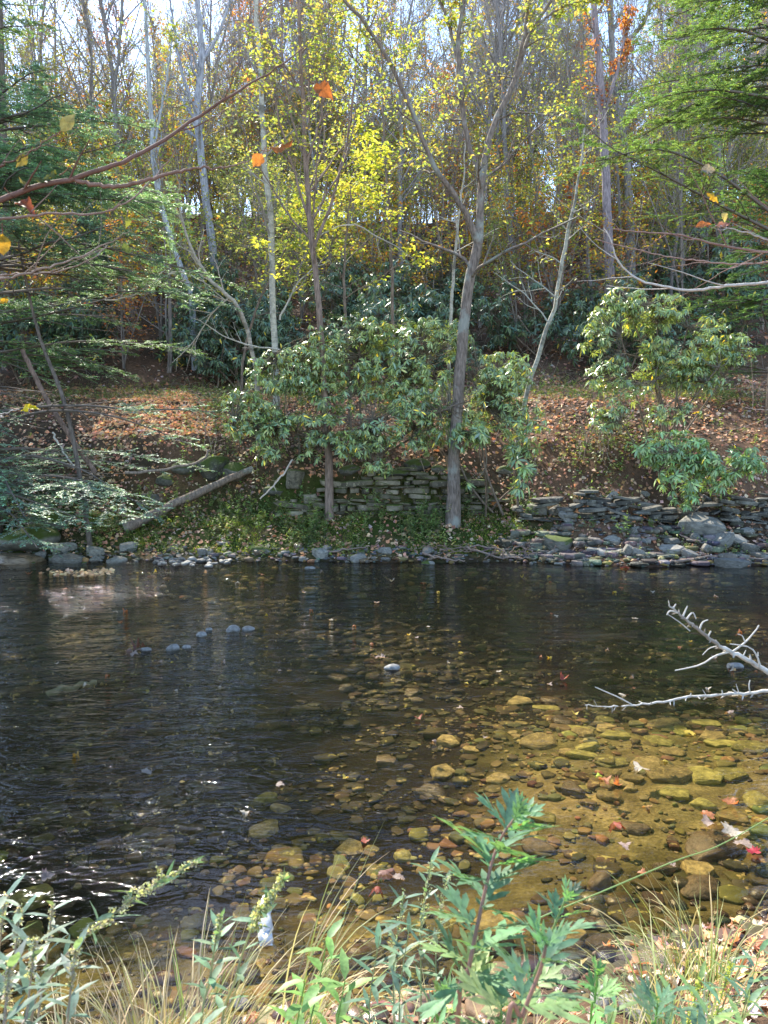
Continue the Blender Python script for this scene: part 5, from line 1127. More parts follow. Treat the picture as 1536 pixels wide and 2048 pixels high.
# dry grass and wiry stems matting the bank
def thatch(name, n, xr, yr, Lg, cols, dens, rng, wid=.006):
    x = xr[0] + (xr[1] - xr[0]) * rng.rand(n); y = yr[0] + (yr[1] - yr[0]) * rng.rand(n); u = y - far_shore(x); ok = rng.rand(n) < dens(x, y, u); x, y = x[ok], y[ok]; n = len(x)
    P = grow(np.stack([x, y, H(x, y) - .01], 1), rng.normal(0, .7, (n, 3)) + np.array([0, -.3, .9]), Lg * (.4 + .9 * rng.rand(n)), 6, .12, -.22, rng)
    a = Acc(); tubes(a, P, np.linspace(wid * .5, wid * .2, 6)[None] * np.ones((n, 1)), 3, pick(cols, n, rng, .25)); tag(a.build(name, M['blade']), kind='stuff')
thatch('dry_grass', 5200, (-8, 9), (13.6, 19), .34, [(.30, .20, .12), (.22, .13, .09), (.40, .32, .2), (.18, .11, .08)], lambda x, y, u: np.clip(.25 + 1.3 * fbm(x * .9, y * .9, 131), 0, 1) * (u > .5), rl)
thatch('dry_grass', 3800, (-12, 12), (18.2, 23), .42, [(.42, .36, .2), (.34, .36, .14), (.50, .42, .26)], lambda x, y, u: np.clip(.35 + 1.2 * fbm(x * .7, y * .7, 133), 0, 1), rl)
thatch('dry_grass', 9000, (-22, 22), (22, 40), .8, [(.34, .28, .24), (.40, .36, .32), (.26, .2, .17)], lambda x, y, u: np.clip(.5 + 1.2 * fbm(x * .4, y * .4, 135), 0, 1), rl, .012)
# ================================================================== near branches
def carry(pts):
    """lead a branch that enters the frame back to where it roots on the near bank, outside the frame"""
    x, y, Y = pts[0]
    if 0 <= x <= 1536: return list(pts)
    if x < 0: return [(-1650, 2500, Y * .62), (-1350, 1500, Y * .7), (-800, (y + 700) / 2 + 150, Y * .84)] + list(pts)
    return [(3000, 2500, Y * .8), (2650, 1800, Y * .84), (2150, y + 240, Y * .92)] + list(pts)
def twigbranch(name, label, pts, r0, r1, sub, seed, col, mat='twig', ratio=.25, cat='branch', knobs=0, levels=1, ang=.7):
    """pts: (px,py,Y); grows buds and side twigs"""
    rng = np.random.RandomState(seed); inside = 0 <= pts[0][0] <= 1536; pts = carry(pts); K = 52; q = resample(np.array([at(*p) for p in pts]), K); q[1:-1] += rng.normal(0, .0015, (K - 2, 3)); q[0, 2] = q[0, 2] if inside else h1(q[0, 0], q[0, 1]) - .03; base = q[0].copy(); R = np.concatenate([np.linspace(r0 * (1 if inside else 1.9), r0, K // 3), np.linspace(r0, r1, K - K // 3)])
    root = empty(name, tuple(base)); tag(root, label, cat)
    a = Acc(); tubes(a, q - base, R, 8, np.array(col)); a.build('stem', M[mat], root)
    b = Acc()
    P, R2 = q[None], R[None]
    if sub:
        P2, R2 = children(P, R2, sub, .36, .98, ratio * .6, ang, 8, .07, .02, rng, .55, r1 * .6)
        for i in range(len(P2)):
            b = Acc(); tubes(b, P2[i:i + 1] - base, R2[i:i + 1], 5, np.array(col)); b.build('twig', M[mat], root)
    if knobs:
        P = q[None]; P4, R4 = children(P, R[None], knobs, .42, 1, .009, 1.0, 4, .1, 0, rng, .6, r1 * .7, False, .8); c = Acc(); tubes(c, P4 - base, R4 * np.array([[1, .9, 1.4, .5]]), 5, np.array(col) * .9); c.build('bud', M[mat], root)
    return root, base
def hangleaf(px, py, Y, spx, col, label, dirv=(0, 0, -1), Nv=(0, -1, .2), outline=OVAL, stem=None, name='autumn_leaf'):
    p = at(px, py, Y); S = spx * Y / F * .85; col = tuple(c_ * .72 for c_ in col); a = Acc(); D = nrm(np.array([dirv], float)); Nn = nrm(np.array([Nv], float))
    n0 = 12
    fans(a, outline * np.array([1.15, 1]), np.zeros((1, 3)) - D * 0, D, Nn, S, np.array([col]), .30, rk)
    s0 = np.stack([-D[0] * S * .4 + np.array([0, 0, .1 * S]), -D[0] * S * .2, D[0] * 0])
    tubes(a, s0[None], np.full((1, 3), .0011), 4, np.array([.25, .12, .07]))
    o = a.build(name, M['near_leaf']); o.location = tuple(p); tag(o, label, 'leaf', 'leaves left on the near branches'); return o
TW = (.17, .095, .075)
twigbranch('overhanging_branch', 'long dark red-brown twig rising from the left edge to the upper middle', [(-260, 470, 1.8), (-100, 430, 1.9), (0, 401, 2), (80, 372, 2), (150, 355, 2), (230, 330, 2), (300, 296, 2.05), (390, 238, 2.1), (460, 192, 2.1), (520, 158, 2.15), (555, 135, 2.15), (612, 92, 2.2)], .0075, .0014, 5, 801, TW, ratio=.10)
twigbranch('overhanging_branch', 'thinner twig branching below the long dark one with two orange leaves at its end', [(140, 358, 2.0), (190, 370, 2), (250, 371, 2), (320, 352, 2.02), (385, 338, 2.05), (450, 335, 2.05), (500, 322, 2.1)], .0052, .0012, 3, 802, (.22, .13, .10), ratio=.10)
twigbranch('overhanging_branch', 'faint twig crossing the left hemlock from the edge at mid height', [(-80, 455, 2), (0, 440, 2), (100, 428, 2), (190, 427, 2.05), (260, 400, 2.1), (330, 330, 2.2), (350, 300, 2.2)], .004, .001, 4, 803, (.25, .16, .13), ratio=.15)
twigbranch('overhanging_branch', 'forked grey-brown twig low at the left edge in front of the hemlock', [(-80, 575, 2), (0, 560, 2), (60, 545, 2), (140, 520, 2.05), (200, 495, 2.1), (260, 462, 2.1)], .0045, .001, 4, 804, (.28, .20, .16), ratio=.2)
twigbranch('overhanging_branch', 'slender second twig under the forked grey-brown twig at the left edge', [(-60, 566, 2.1), (50, 548, 2.1), (110, 545, 2.1), (180, 520, 2.1), (215, 490, 2.15)], .003, .001, 3, 805, (.28, .20, .16), ratio=.2)
twigbranch('overhanging_branch', 'short twig with two grey-green leaves near the upper left edge', [(-60, 360, 2), (0, 333, 2), (60, 305, 2), (115, 265, 2)], .003, .0012, 2, 806, TW, ratio=.2)
hangleaf(628, 168, 2.2, 52, (.42, .15, .04), 'large orange-brown leaf hanging alone at the upper middle', (.8, 0, -.45), (.2, -1, .3), OVAL * np.array([1.5, 1]))
hangleaf(540, 300, 2.1, 56, (.50, .18, .04), 'orange spotted leaf lying flat at the end of the thinner twig', (1, 0, .25), (0, -.7, .7))
hangleaf(524, 308, 2.1, 36, (.58, .24, .06), 'orange leaf hanging down at the end of the thinner twig', (-.5, 0, -.7), (.3, -1, .1), OVAL * np.array([1.5, 1]))
hangleaf(30, 395, 2.0, 68, (.28, .09, .05), 'dark red-brown curled leaf hanging under the long twig', (.8, 0, -.5), (.2, -.6, .7), OVAL * .9)
hangleaf(122, 262, 2.0, 52, (.17, .19, .10), 'grey-green leaf on the short twig near the upper left', (.6, 0, .7), (.5, -1, .1))
hangleaf(55, 310, 2.0, 44, (.18, .17, .05), 'olive leaf drooping from the short twig at the left', (-.5, 0, -.5), (.5, -1, .1), OVAL * .9)
hangleaf(118, 350, 2.0, 62, (.12, .15, .04), 'dark green narrow leaf tucked above the long twig', (-.9, 0, -.4), (.1, -.6, .7), OVAL * np.array([.7, 1]))
hangleaf(60, 375, 2.0, 30, (.2, .2, .06), 'small olive leaf close to the left edge above the long twig', (-.8, 0, .5), (.1, -.6, .7))
hangleaf(5, 470, 1.9, 50, (.50, .33, .04), 'yellow-brown leaf cut by the left edge below the twigs', (0, 0, -1), (.5, -1, .1), OVAL * np.array([1.2, 1]))
hangleaf(0, 605, 1.9, 26, (.75, .45, .03), 'orange-yellow leaf tip at the left edge of the hemlock', (1, 0, .1), (.1, -1, .6))
hangleaf(245, 488, 2.1, 30, (.14, .2, .05), 'small dark green leaf hanging from the forked grey-brown twig', (.5, 0, -.8), (.5, -1, .1))
hangleaf(256, 432, 2.1, 26, (.2, .26, .06), 'small green leaf standing on the faint crossing twig', (0, 0, -1), (.9, -1, .1))
twigbranch('overhanging_branch', 'short pale twig at the left edge carrying a bright yellow leaf', [(-60, 845, 1.9), (0, 828, 1.9), (38, 818, 1.9)], .002, .0012, 0, 807, (.5, .45, .4))
hangleaf(38, 817, 1.9, 48, (.80, .68, .02), 'bright yellow toothed leaf over the left bank', (1, 0, .12), (0, -.75, .6), OVAL * np.array([.8, 1]))
# right side
twigbranch('overhanging_branch', 'long pale twig sweeping left across the tall rhododendron from the right edge', [(1640, 545, 2.9), (1536, 566, 3), (1450, 572, 3), (1380, 580, 3), (1320, 572, 3.05), (1270, 555, 3.1), (1235, 520, 3.1), (1222, 480, 3.1), (1207, 455, 3.1)], .0065, .002, 5, 811, (.50, .45, .40), ratio=.16)
twigbranch('overhanging_branch', 'upper brown twig from the right edge above the long pale one', [(1640, 500, 2.9), (1536, 505, 3), (1440, 490, 3), (1360, 470, 3), (1290, 465, 3.05), (1225, 458, 3.1)], .006, .0018, 6, 812, (.26, .16, .13), ratio=.16)
twigbranch('overhanging_branch', 'twig between the upper brown and the long pale twigs at right', [(1640, 515, 2.9), (1536, 525, 3), (1460, 528, 3), (1380, 520, 3), (1310, 508, 3.05), (1190, 478, 3.1)], .0045, .0015, 6, 813, (.34, .22, .18), ratio=.16)
twigbranch('overhanging_branch', 'pale twig slanting up at the right edge with three coloured leaves', [(1640, 520, 2.4), (1536, 480, 2.5), (1475, 460, 2.5), (1430, 452, 2.5)], .004, .0015, 3, 814, (.45, .4, .36), ratio=.16)
twigbranch('overhanging_branch', 'short bare twig at the right edge over the dark bank', [(1640, 815, 3), (1536, 820, 3), (1490, 815, 3)], .003, .0015, 2, 815, (.35, .27, .22), ratio=.3)
hangleaf(1392, 452, 2.5, 38, (.55, .20, .06), 'mottled orange leaf left of the twig with coloured leaves', (1, 0, .1), (0, -.8, .6))
hangleaf(1432, 455, 2.5, 34, (.55, .26, .20), 'pink-brown leaf right of the mottled orange leaf', (1, 0, .2), (0, -.8, .6))
hangleaf(1415, 385, 2.5, 36, (.65, .42, .03), 'yellow leaf standing over the hemlock bough', (.8, 0, -.5), (.2, -1, .3))
hangleaf(1445, 425, 2.5, 22, (.50, .46, .18), 'small pale yellow leaf above the pink-brown leaf', (.5, 0, -.8), (.2, -1, .3), OVAL * np.array([1.6, 1]))
hangleaf(1402, 340, 2.5, 34, (.30, .29, .25), 'round grey leaf in front of the right hemlock', (1, 0, 0), (.2, -1, .3), OVAL * np.array([1.3, 1]))
WH = (.50, .47, .42)
root, base = twigbranch('bare_branch', 'white bare forked branch reaching in over the water from the right edge', [(1680, 1420, 2.1), (1536, 1343, 2.2), (1500, 1322, 2.2), (1460, 1303, 2.2), (1430, 1285, 2.2), (1400, 1262, 2.2), (1375, 1242, 2.2), (1355, 1225, 2.2), (1338, 1210, 2.2)], .0078, .0024, 0, 821, WH, 'deadwood', knobs=16)
for pts, r in [(((1462, 1303), (1430, 1312), (1400, 1330), (1350, 1341)), .0032), (((1464, 1304), (1490, 1285), (1512, 1260), (1518, 1250)), .003), (((1520, 1333), (1515, 1315), (1500, 1295), (1460, 1288)), .003), (((1440, 1292), (1420, 1296), (1405, 1310)), .002), (((1372, 1240), (1385, 1225), (1392, 1238)), .003), (((1398, 1262), (1405, 1245), (1416, 1240)), .003), (((1415, 1275), (1422, 1262)), .003), (((1366, 1232), (1375, 1212)), .003), (((1380, 1262), (1360, 1245), (1335, 1228)), .002),
               (((1490, 1285), (1485, 1272), (1475, 1268)), .002), (((1516, 1312), (1516, 1304)), .002), (((1486, 1313), (1492, 1300)), .002), (((1355, 1225), (1340, 1222), (1334, 1230)), .0035), (((1345, 1218), (1352, 1208)), .003)]:
    q = resample(np.array([at(p[0], p[1], 2.2) for p in pts]), 8); tw = Acc(); tubes(tw, q[None] - base, np.linspace(r, r * .5, 8)[None], 6, np.array(WH)); tw.build('twig', M['twig'], root)
root, base = twigbranch('bare_branch', 'lower white bare branch lying level over the shallows from the right edge', [(1700, 1380, 2.1), (1536, 1384, 2.2), (1470, 1388, 2.2), (1400, 1392, 2.2), (1330, 1402, 2.2), (1265, 1411, 2.2), (1220, 1412, 2.2), (1170, 1410, 2.2)], .0056, .0013, 0, 822, WH, 'deadwood', knobs=18)
for pts, r in [(((1265, 1410), (1240, 1396), (1215, 1385), (1190, 1374)), .0022), (((1500, 1385), (1498, 1372), (1500, 1360)), .0022), (((1478, 1386), (1472, 1368)), .0015), (((1412, 1390), (1405, 1379)), .0015), (((1445, 1388), (1444, 1380)), .0018), (((1380, 1394), (1382, 1386)), .0018)]:
    q = resample(np.array([at(p[0], p[1], 2.2) for p in pts]), 8); tw = Acc(); tubes(tw, q[None] - base, np.linspace(r, r * .6, 8)[None], 6, np.array(WH)); tw.build('twig', M['twig'], root)

# ================================================================== near bank: grasses and herbs
def blades(acc, base, n, L, spread, cols, rng, wid=.0042, bend=1.2, aim=None, k=9, rad=.05):
    """curving grass blades as folded ribbons"""
    az = rng.rand(n) * 2 * PI; el0 = np.abs(rng.normal(0, spread, n)); LL = L * (.55 + .6 * rng.rand(n)); bd = bend * (.3 + rng.rand(n))
    h = np.stack([np.cos(az), np.sin(az), az * 0], 1)
    if aim is not None: h = nrm(h + np.array(aim)[None] * 1.0)
    h[:, 2] = 0; h = nrm(h)
    P = np.zeros((n, k, 3)); P[:, 0] = np.array(base)[None] + h * (rad * rng.rand(n))[:, None]
    for i in range(1, k):
        a = el0 + bd * (i / (k - 1)) ** 1.8; P[:, i] = P[:, i - 1] + (h * np.sin(a)[:, None] + np.array([0, 0, 1.])[None] * np.cos(a)[:, None]) * (LL / (k - 1))[:, None]
    P[:, 1:] += np.cumsum(rng.normal(0, .002, (n, k - 1, 3)), 1)
    S = np.stack([-h[:, 1], h[:, 0], h[:, 0] * 0], 1); S = nrm(S + rng.normal(0, .3, (n, 3)))
    t = np.linspace(0, 1, k); w = wid * (.6 + .7 * rng.rand(n))[:, None] * np.minimum(1, (1 - t) * 2.4 + .06)[None] * .5
    Lf = P - S[:, None] * w[..., None]; Rt = P + S[:, None] * w[..., None]
    V = np.stack([Lf, Rt], 2).reshape(-1, 3); i = np.arange(n)[:, None] * k * 2; j = np.arange(k - 1)[None] * 2; a = i + j
    T = np.stack([np.stack([a, a + 1, a + 3], -1), np.stack([a, a + 3, a + 2], -1)], 2).reshape(-1, 3)
    C0 = pick(cols, n, rng, .18); C = C0[:, None] * (1 - .25 * t)[None, :, None] + np.array([.55, .45, .28])[None, None] * (t ** 2 * .45)[None, :, None]
    acc.add(V, T, np.repeat(C.reshape(-1, 3), 2, 0))
BLOND = [(.58, .50, .30), (.50, .42, .24), (.42, .42, .18), (.62, .54, .36), (.30, .36, .12)]
GREEN = [(.22, .34, .09), (.28, .40, .10), (.34, .40, .14), (.18, .28, .08), (.50, .46, .22)]
def tussock(px, Y, n, L, label, cols, seed, spread=.35, bend=1.3, aim=None, z=None, wid=.0042, rad=.09):
    x = (px - 768) / F * Y * .95; zz = h1(x, Y) - .02; root = empty('grass_tussock', (x, Y, zz)); tag(root, label, 'grass tuft', 'grass tussocks on the near bank')
    rng = np.random.RandomState(seed); a = Acc(); blades(a, (0, 0, 0), n, L, spread, cols, rng, wid, bend, aim, 10, rad); a.build('blades', M['blade'], root); return root
tussock(250, 1.95, 170, .50, 'dense blond tussock at lower left right of the grey-green herb', BLOND, 901, rad=.12)
tussock(330, 2.05, 110, .56, 'tall blond and green tussock left of the flowering spike', BLOND + GREEN[:2], 902, aim=(.5, 0, 0), rad=.12)
tussock(160, 1.75, 90, .42, 'low blond tussock at the bottom left corner', BLOND, 903, rad=.12)
tussock(520, 2.05, 60, .72, 'wispy green tussock with long blades arching right beside the flowering spike', GREEN + BLOND[:2], 904, .25, 1.3, aim=(1.2, 0, 0))
tussock(600, 1.8, 30, .38, 'small thin tussock under the broad-leaved herb', BLOND, 905)
tussock(800, 1.8, 70, .38, 'pale straw tussock left of the mugwort stem', BLOND, 906, rad=.1)
tussock(890, 1.75, 70, .38, 'pale straw tussock right at the mugwort stem', BLOND, 907, rad=.1)
tussock(980, 1.8, 70, .40, 'pale straw tussock between the two mugworts', BLOND, 908, rad=.1)
tussock(1100, 1.85, 40, .36, 'straw tussock under the smaller mugwort', BLOND + GREEN[:1], 909)
tussock(1440, 2.75, 70, .40, 'green tussock arching left over the leaf-strewn right shore', GREEN + BLOND[2:3], 910, .45, 1.5, aim=(-.8, -.3, 0), rad=.1)
tussock(1510, 2.55, 70, .42, 'green tussock at the right edge among fallen leaves', GREEN, 911, .4, 1.4, aim=(-.3, 0, 0), rad=.1)
tussock(1480, 2.0, 50, .5, 'mixed green and straw tussock at the bottom right corner', GREEN + BLOND, 912, .4, 1.2)
tussock(1300, 1.9, 45, .34, 'short green tussock right of the bright mugwort shoot', GREEN + BLOND, 913, .4, 1.2)
tussock(1390, 2.3, 70, .38, 'straggling tussock on the near shore stones', GREEN + BLOND, 914, .5, 1.3)
tussock(40, 1.8, 80, .5, 'blond tussock behind the grey-green herb at the left edge', BLOND, 915)
tussock(440, 1.75, 70, .45, 'short mixed tussock at the bottom under the flowering spike', BLOND + GREEN, 916)
tussock(700, 1.65, 45, .32, 'short green-blond tussock at the bottom middle', BLOND + GREEN, 917)

MUG = [(.13, .26, .13), (.16, .30, .15), (.10, .21, .11)]
def stemplant(name, label, pts, r0, r1, leafat, seed, cols, lobes=True, scol=(.34, .20, .17), L=.09, W=.26, cat='herb', group=None, mat='herb_near', flowers=None, droop=.12, el=(.15, .35), density=1.0, top=True):
    """pts (px,py,Y) from low to high; the stem is carried on to the ground. leafat: number of leaves"""
    rng = np.random.RandomState(seed); q = np.array([at(*p) for p in pts]); d0 = q[0] - q[1]; g = q[0].copy()
    # continue to the soil
    low = np.array([q[0][0] + d0[0] * .6, q[0][1] - .02, 0]); low[2] = h1(low[0], low[1]) - .03
    P = resample(np.concatenate([[low], q]), 40); base = P[0].copy(); root = empty(name, tuple(base)); tag(root, label, cat, group)
    a = Acc(); R = np.linspace(r0, r1, 40); tubes(a, P - base, R, 7, np.array(scol)); a.build('stem', M['herb'], root)
    lf = Acc(); n = leafat; ts = 1 - (np.arange(n) / n) ** 1.05 * .92; ga = rng.rand() * 6
    B = []; D = []; Nn = []; LL = []
    for i, t in enumerate(ts):
        qq = t * 39; j = min(int(qq), 38); p = P[j] + (P[j + 1] - P[j]) * (qq - j); T = nrm(P[j + 1] - P[j])
        az = ga + i * 2.4; h = np.array([math.cos(az), math.sin(az), 0]); e = (1.1 if i < 3 else .75 if i < 6 else .45) + rng.normal(0, .12) if top else rng.uniform(*el)
        dd = nrm(h * math.cos(e) + T * math.sin(e)); nn = nrm(T * math.cos(e) - h * math.sin(e)); s = L * ((.45 + .09 * i) if (top and i < 6) else 1) * (.8 + .35 * rng.rand())
        B.append(p); D.append(dd); Nn.append(nn); LL.append(s)
    ag = (np.clip((np.arange(n) / n - .5) * 1.6, 0, .75) * (rng.rand(n) < .6))[:, None]
    B, D, Nn, LL = map(np.array, (B, D, Nn, LL)); S = nrm(np.cross(D, Nn))
    C = pick(cols, n, rng, .15)
    if lobes: C = C * (1 - ag) + np.array([.34, .40, .10]) * ag
    if lobes:
        pr = 'l'
        leaves(lf, B + D * LL[:, None] * .12 - base, D, Nn, LL * .92, LL * .17, C, pr, .2, droop)
        for (t0, an, ll, ww) in [(.46, .60, .54, .125), (.24, .72, .46, .11), (.66, .5, .26, .07), (.14, .9, .2, .06)]:
            for s_ in (-1, 1):
                dd = nrm(D * math.cos(an) + S * s_ * math.sin(an) + Nn * .05); b = B + D * (LL * t0)[:, None] - Nn * (LL * droop * t0 * t0)[:, None]
                leaves(lf, b - base, dd, Nn, LL * ll * (.8 + .3 * rng.rand(n)), LL * ww, C, pr, .15, droop * .8)
        b = Acc(); Pt = np.stack([B, B + D * (LL * .14)[:, None]], 1) - base; tubes(lf, Pt, np.full((n, 2), .0011), 4, C.mean(0))
    else:
        leaves(lf, B - base, D, Nn, LL, LL * W, C, 'o', .18, droop)
    lf.build('foliage', M[mat], root)
    if flowers:
        fl = Acc(); t0, cnt, ln, fc = flowers
        i0 = int(t0 * 39); Pp = P[i0:][None]; Rr = R[i0:][None]; k = Pp.shape[1]; Pq = resample(P[i0:], 16)[None]
        P2, R2 = children(Pq, np.full((1, 16), r1), 22, 0, 1, .16, .7, 6, .08, -.03, rng, .7, .0008); tubes(fl, P2 - base, R2, 3, np.array([.30, .32, .16]))
        allp = np.concatenate([P2.reshape(-1, 3), np.repeat(Pq[0], 4, 0)]); idx = rng.randint(0, len(allp), cnt); b = allp[idx] + rng.normal(0, .0025, (cnt, 3))
        for _ in range(2): leaves(fl, b - base, nrm(rng.normal(0, 1, (cnt, 3)) + np.array([0, 0, .4])), nrm(rng.normal(0, 1, (cnt, 3))), ln, ln * .7, pick(fc, cnt, rng, .2), 'd', .7)
        fl.build('flower_spike', M['herb'], root)
    return root
FL = [(.44, .42, .30), (.36, .36, .24), (.50, .47, .36)]
stemplant('mugwort', 'tallest mugwort with a reddish stem and cut blue-green leaves in front of the water', [(915, 2060, 1.12), (935, 1950, 1.13), (955, 1850, 1.15), (980, 1740, 1.18), (1000, 1680, 1.2), (1030, 1636, 1.2)], .0045, .0018, 36, 921, MUG, L=.100)
stemplant('mugwort', 'smaller mugwort shoot standing right behind the tallest one', [(1040, 2060, 1.25), (1070, 1950, 1.25), (1105, 1860, 1.27), (1130, 1800, 1.28)], .0035, .0016, 20, 922, MUG, L=.092, scol=(.22, .28, .12))
stemplant('mugwort', 'closest mugwort with broad spreading leaves at the bottom centre right', [(1010, 2130, .92), (1045, 2030, .93), (1080, 1940, .94), (1092, 1890, .94)], .004, .002, 13, 923, MUG, L=.09)
stemplant('mugwort', 'bright green mugwort shoot right of the closest one at the bottom', [(1180, 2080, 1.3), (1190, 2000, 1.3), (1195, 1945, 1.3)], .003, .0015, 12, 924, [(.16, .36, .11), (.13, .30, .10)], L=.07, scol=(.2, .34, .1))
stemplant('mugwort', 'leafy mugwort shoot low between the straw tussocks left of the tallest', [(860, 2100, 1.2), (880, 2040, 1.2), (890, 1990, 1.2)], .003, .0015, 12, 925, [(.24, .36, .10), (.15, .28, .12)], L=.07, scol=(.2, .34, .1))
stemplant('mugwort', 'pale green mugwort shoot at the bottom centre under the closest one', [(990, 2120, 1.1), (1000, 2060, 1.1), (1003, 2010, 1.1)], .003, .0015, 12, 926, [(.26, .36, .16), (.2, .3, .14)], L=.07, scol=(.2, .34, .1))
stemplant('mugwort', 'dark mugwort shoot cut by the bottom edge right of centre', [(1300, 2120, 1.2), (1310, 2050, 1.2), (1315, 2010, 1.2)], .003, .0015, 12, 927, MUG, L=.075, scol=(.2, .34, .1))
stemplant('flowering_herb', 'left flowering herb whose spike arches far right over the water', [(60, 2080, 1.35), (100, 1960, 1.38), (160, 1880, 1.4), (230, 1825, 1.42), (310, 1768, 1.45), (388, 1726, 1.47)], .003, .0012, 26, 931, [(.16, .26, .17), (.13, .22, .13)], False, (.3, .24, .2), .06, .2, flowers=(.52, 240, .0075, FL))
stemplant('flowering_herb', 'upright cream-flowered spike in the lower left middle', [(440, 2090, 1.45), (470, 1960, 1.47), (500, 1865, 1.5), (530, 1815, 1.5), (566, 1758, 1.52)], .003, .0016, 22, 932, [(.16, .28, .16), (.13, .24, .12)], False, (.34, .32, .18), .055, .28, flowers=(.62, 260, .009, [(.52, .50, .32), (.44, .43, .26)]))
stemplant('flowering_herb', 'shorter leafy spike just left of the upright cream-flowered one', [(400, 2090, 1.42), (420, 1960, 1.44), (430, 1890, 1.45), (441, 1836, 1.46)], .003, .0014, 24, 933, [(.16, .28, .16), (.18, .30, .18)], False, (.3, .3, .18), .055, .3, flowers=(.75, 80, .007, FL))
for i, (px, py, Y, lb) in enumerate([(40, 1815, 1.35, 'grey-green herb with dusty leaves at the left edge'), (10, 1790, 1.5, 'tall grey herb cut by the left edge'), (105, 1812, 1.5, 'thin budding herb behind the dusty grey-green one'), (70, 1880, 1.2, 'broad dusty herb at the lower left'), (150, 1900, 1.25, 'leafy grey-green herb right of the broad dusty one'), (20, 1930, 1.1, 'dark leafy herb in the bottom left corner')]):
    stemplant('grey_herb', lb, [(px - 30, py + 280, Y - .06), (px - 15, py + 140, Y - .03), (px, py, Y)], .003, .0014, 22, 940 + i, [(.15, .23, .17), (.11, .19, .14), (.19, .26, .18)], False, (.35, .28, .24), .062, .24, flowers=(.8, 60, .007, [(.5, .45, .38), (.42, .38, .3)]), el=(.1, .9), top=False)
for i, (px, py, Y, lb) in enumerate([(655, 1872, 1.75, 'broad-leaved bright green herb left of bottom centre'), (610, 1960, 1.6, 'low bright green herb below the broad-leaved one'), (690, 1960, 1.6, 'lance-leaved herb right of the broad-leaved one')]):
    stemplant('green_herb', lb, [(px - 40, py + 220, Y - .05), (px - 20, py + 110, Y - .02), (px, py, Y)], .0028, .0013, 15, 950 + i, [(.18, .34, .08), (.14, .28, .08)], False, (.2, .3, .1), .085, .3, el=(.1, .9), top=False, droop=.35)
for i, (px, py, Y, lb) in enumerate([(862, 1722, 1.9, 'wispy seeding herb standing left of the mugwort top'), (893, 1755, 1.9, 'second wispy seeding herb closer to the mugwort'), (808, 1790, 1.8, 'dark leafy herb with seed wisps left of the wispy pair'), (760, 1870, 1.5, 'blue-green leafy herb left of the tallest mugwort'), (820, 1850, 1.6, 'dense green herb at the foot of the wispy pair')]):
    stemplant('seeding_herb', lb, [(px - 20, py + 260, Y - .05), (px - 20, py + 130, Y - .02), (px, py, Y)], .0025, .0009, 24, 960 + i, [(.13, .22, .12), (.10, .19, .12)], False, (.25, .27, .16), .06, .22, el=(.1, .8), top=False, flowers=(.6, 90, .006, [(.40, .42, .30)]) if i < 3 else None)
for i, (px, py, Y, lb) in enumerate([(1400, 1960, 1.7, 'yellow-green flowering herb at lower right'), (1460, 1930, 1.9, 'budding herb at the lower right edge'), (1500, 1990, 1.5, 'dark narrow-leaved herb in the bottom right corner'), (1350, 2000, 1.5, 'leafy herb low at the right under the long stem'), (1230, 2010, 1.4, 'narrow-leaved herb beside the bright mugwort shoot'), (1520, 1900, 1.9, 'green herb touching the right edge among leaves'), (1420, 2030, 1.3, 'blue-green herb at the bottom right')]):
    stemplant('narrow_leaved_herb', lb, [(px - 60, py + 220, Y - .05), (px - 30, py + 110, Y - .02), (px, py, Y)], .0028, .0012, 24, 970 + i, [(.13, .25, .12), (.20, .32, .10), (.11, .21, .12)], False, (.3, .33, .14), .075, .2, el=(.1, .9), top=False, flowers=(.55, 150, .007, [(.50, .52, .14), (.4, .42, .12)]) if i < 2 else None, droop=.25)
stemplant('long_stem', 'single long green stem slanting from bottom centre right up to the right edge', [(880, 2000, 1.6), (960, 1880, 1.63), (1080, 1770, 1.68), (1230, 1700, 1.72), (1400, 1640, 1.8), (1560, 1560, 1.85)] if False else [(890, 1985, 1.55), (960, 1905, 1.58), (1060, 1845, 1.6), (1200, 1785, 1.64), (1350, 1722, 1.7), (1440, 1690, 1.72), (1560, 1622, 1.75)], .002, .0012, 4, 990, [(.3, .36, .12)], False, (.24, .32, .13), .02, .2, top=False)
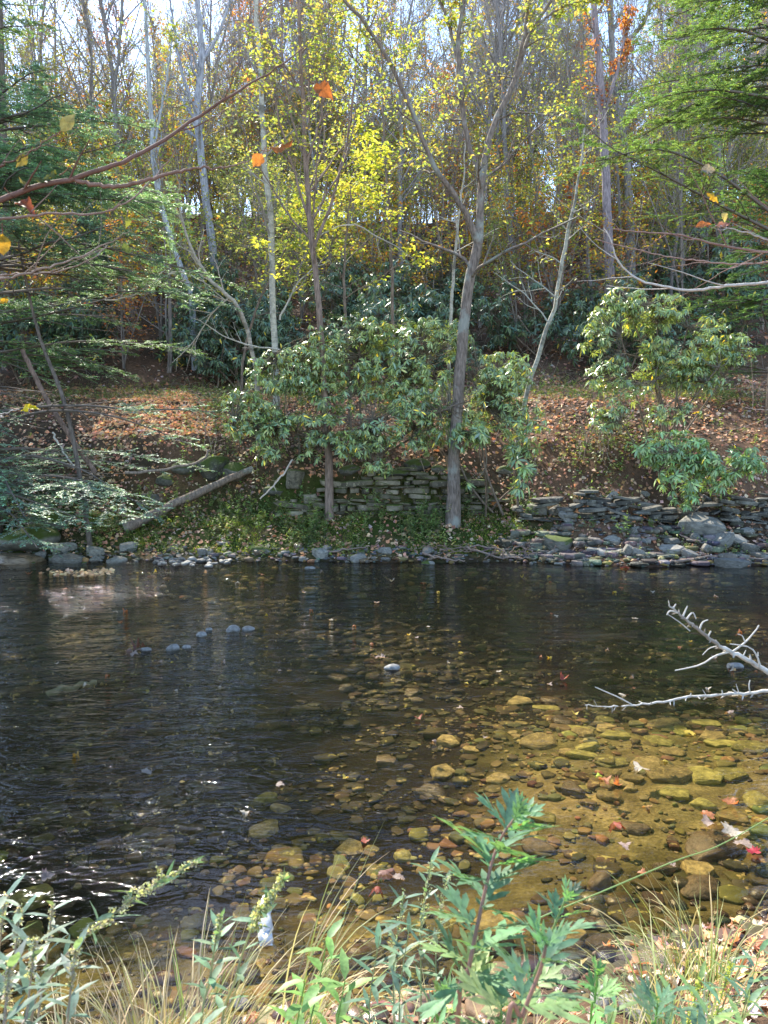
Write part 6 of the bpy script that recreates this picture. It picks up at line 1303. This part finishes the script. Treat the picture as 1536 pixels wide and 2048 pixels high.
# driftwood with peeling white bark, pale stones in the grass
p = hit(533, 1888); stick('driftwood', 'piece of white peeling birch bark standing in the water edge behind the grass', [(p[0], p[1], -.02), (p[0] - .012, p[1] + .05, .05), (p[0] - .02, p[1] + .16, .11)], .036, .026, 'bark_pale', (.75, .73, .68), 'driftwood', seed=77, wob=.004)
p = hit(140, 1478, False); stick('sunken_log', 'short pale log lying under the water in the left of the stream', [(p[0] - .14, p[1] - .12, -.07), (p[0], p[1], -.055), (p[0] + .2, p[1] + .16, -.05)], .03, .025, 'twig', (.30, .31, .25), 'log', seed=78)
for (px, py, w, lb) in [(1290, 2035, 90, 'pale lichened stone at the bottom right under the herbs'), (1210, 2000, 60, 'grey stone beside the bright mugwort shoot'), (1410, 2040, 70, 'pale stone in the bottom right corner'), (480, 2010, 40, 'dark wet stone behind the blond tussock')]:
    pstone(px, py, w, .5, 'cobble', 'pebble', lb, None)
# ================================================================== camera, sun, sky
cam = bpy.data.cameras.new('camera'); co = bpy.data.objects.new('camera', cam); COL.objects.link(co)
co.location = (0, 0, CAMZ); co.rotation_euler = (math.radians(90) + PITCH, 0, 0)
cam.sensor_fit = 'VERTICAL'; cam.sensor_height = 36; cam.lens = 36 * F / 2048
cam.clip_start = .05; cam.clip_end = 1000
cam.dof.use_dof = True; cam.dof.focus_distance = 11; cam.dof.aperture_fstop = 11
sc.camera = co
sun = bpy.data.lights.new('sun', 'SUN'); so = bpy.data.objects.new('sun', sun); COL.objects.link(so)
sun.energy = 14.0; sun.angle = math.radians(.53); sun.color = (1, .93, .80)
so.rotation_euler = Vector(tuple(SD)).to_track_quat('Z', 'Y').to_euler()
wd = bpy.data.worlds.new('World'); sc.world = wd; wd.use_nodes = True
N = wd.node_tree.nodes; L = wd.node_tree.links; bg = N['Background']
sk = N.new('ShaderNodeTexSky'); sk.sky_type = 'NISHITA'; sk.sun_disc = False
sk.sun_elevation = SUN_EL; sk.sun_rotation = SUN_AZ; sk.air_density = 1.0; sk.dust_density = .3; sk.ozone_density = 1.5
L.new(sk.outputs[0], bg.inputs[0]); bg.inputs[1].default_value = .58
sc.view_settings.view_transform = 'Standard'; sc.view_settings.look = 'None'; sc.view_settings.exposure = 0
c = sc.cycles
c.max_bounces = 7; c.diffuse_bounces = 3; c.glossy_bounces = 3; c.transmission_bounces = 4; c.transparent_max_bounces = 6
c.caustics_reflective = False; c.caustics_refractive = False; c.sample_clamp_indirect = 6
c.use_denoising = True
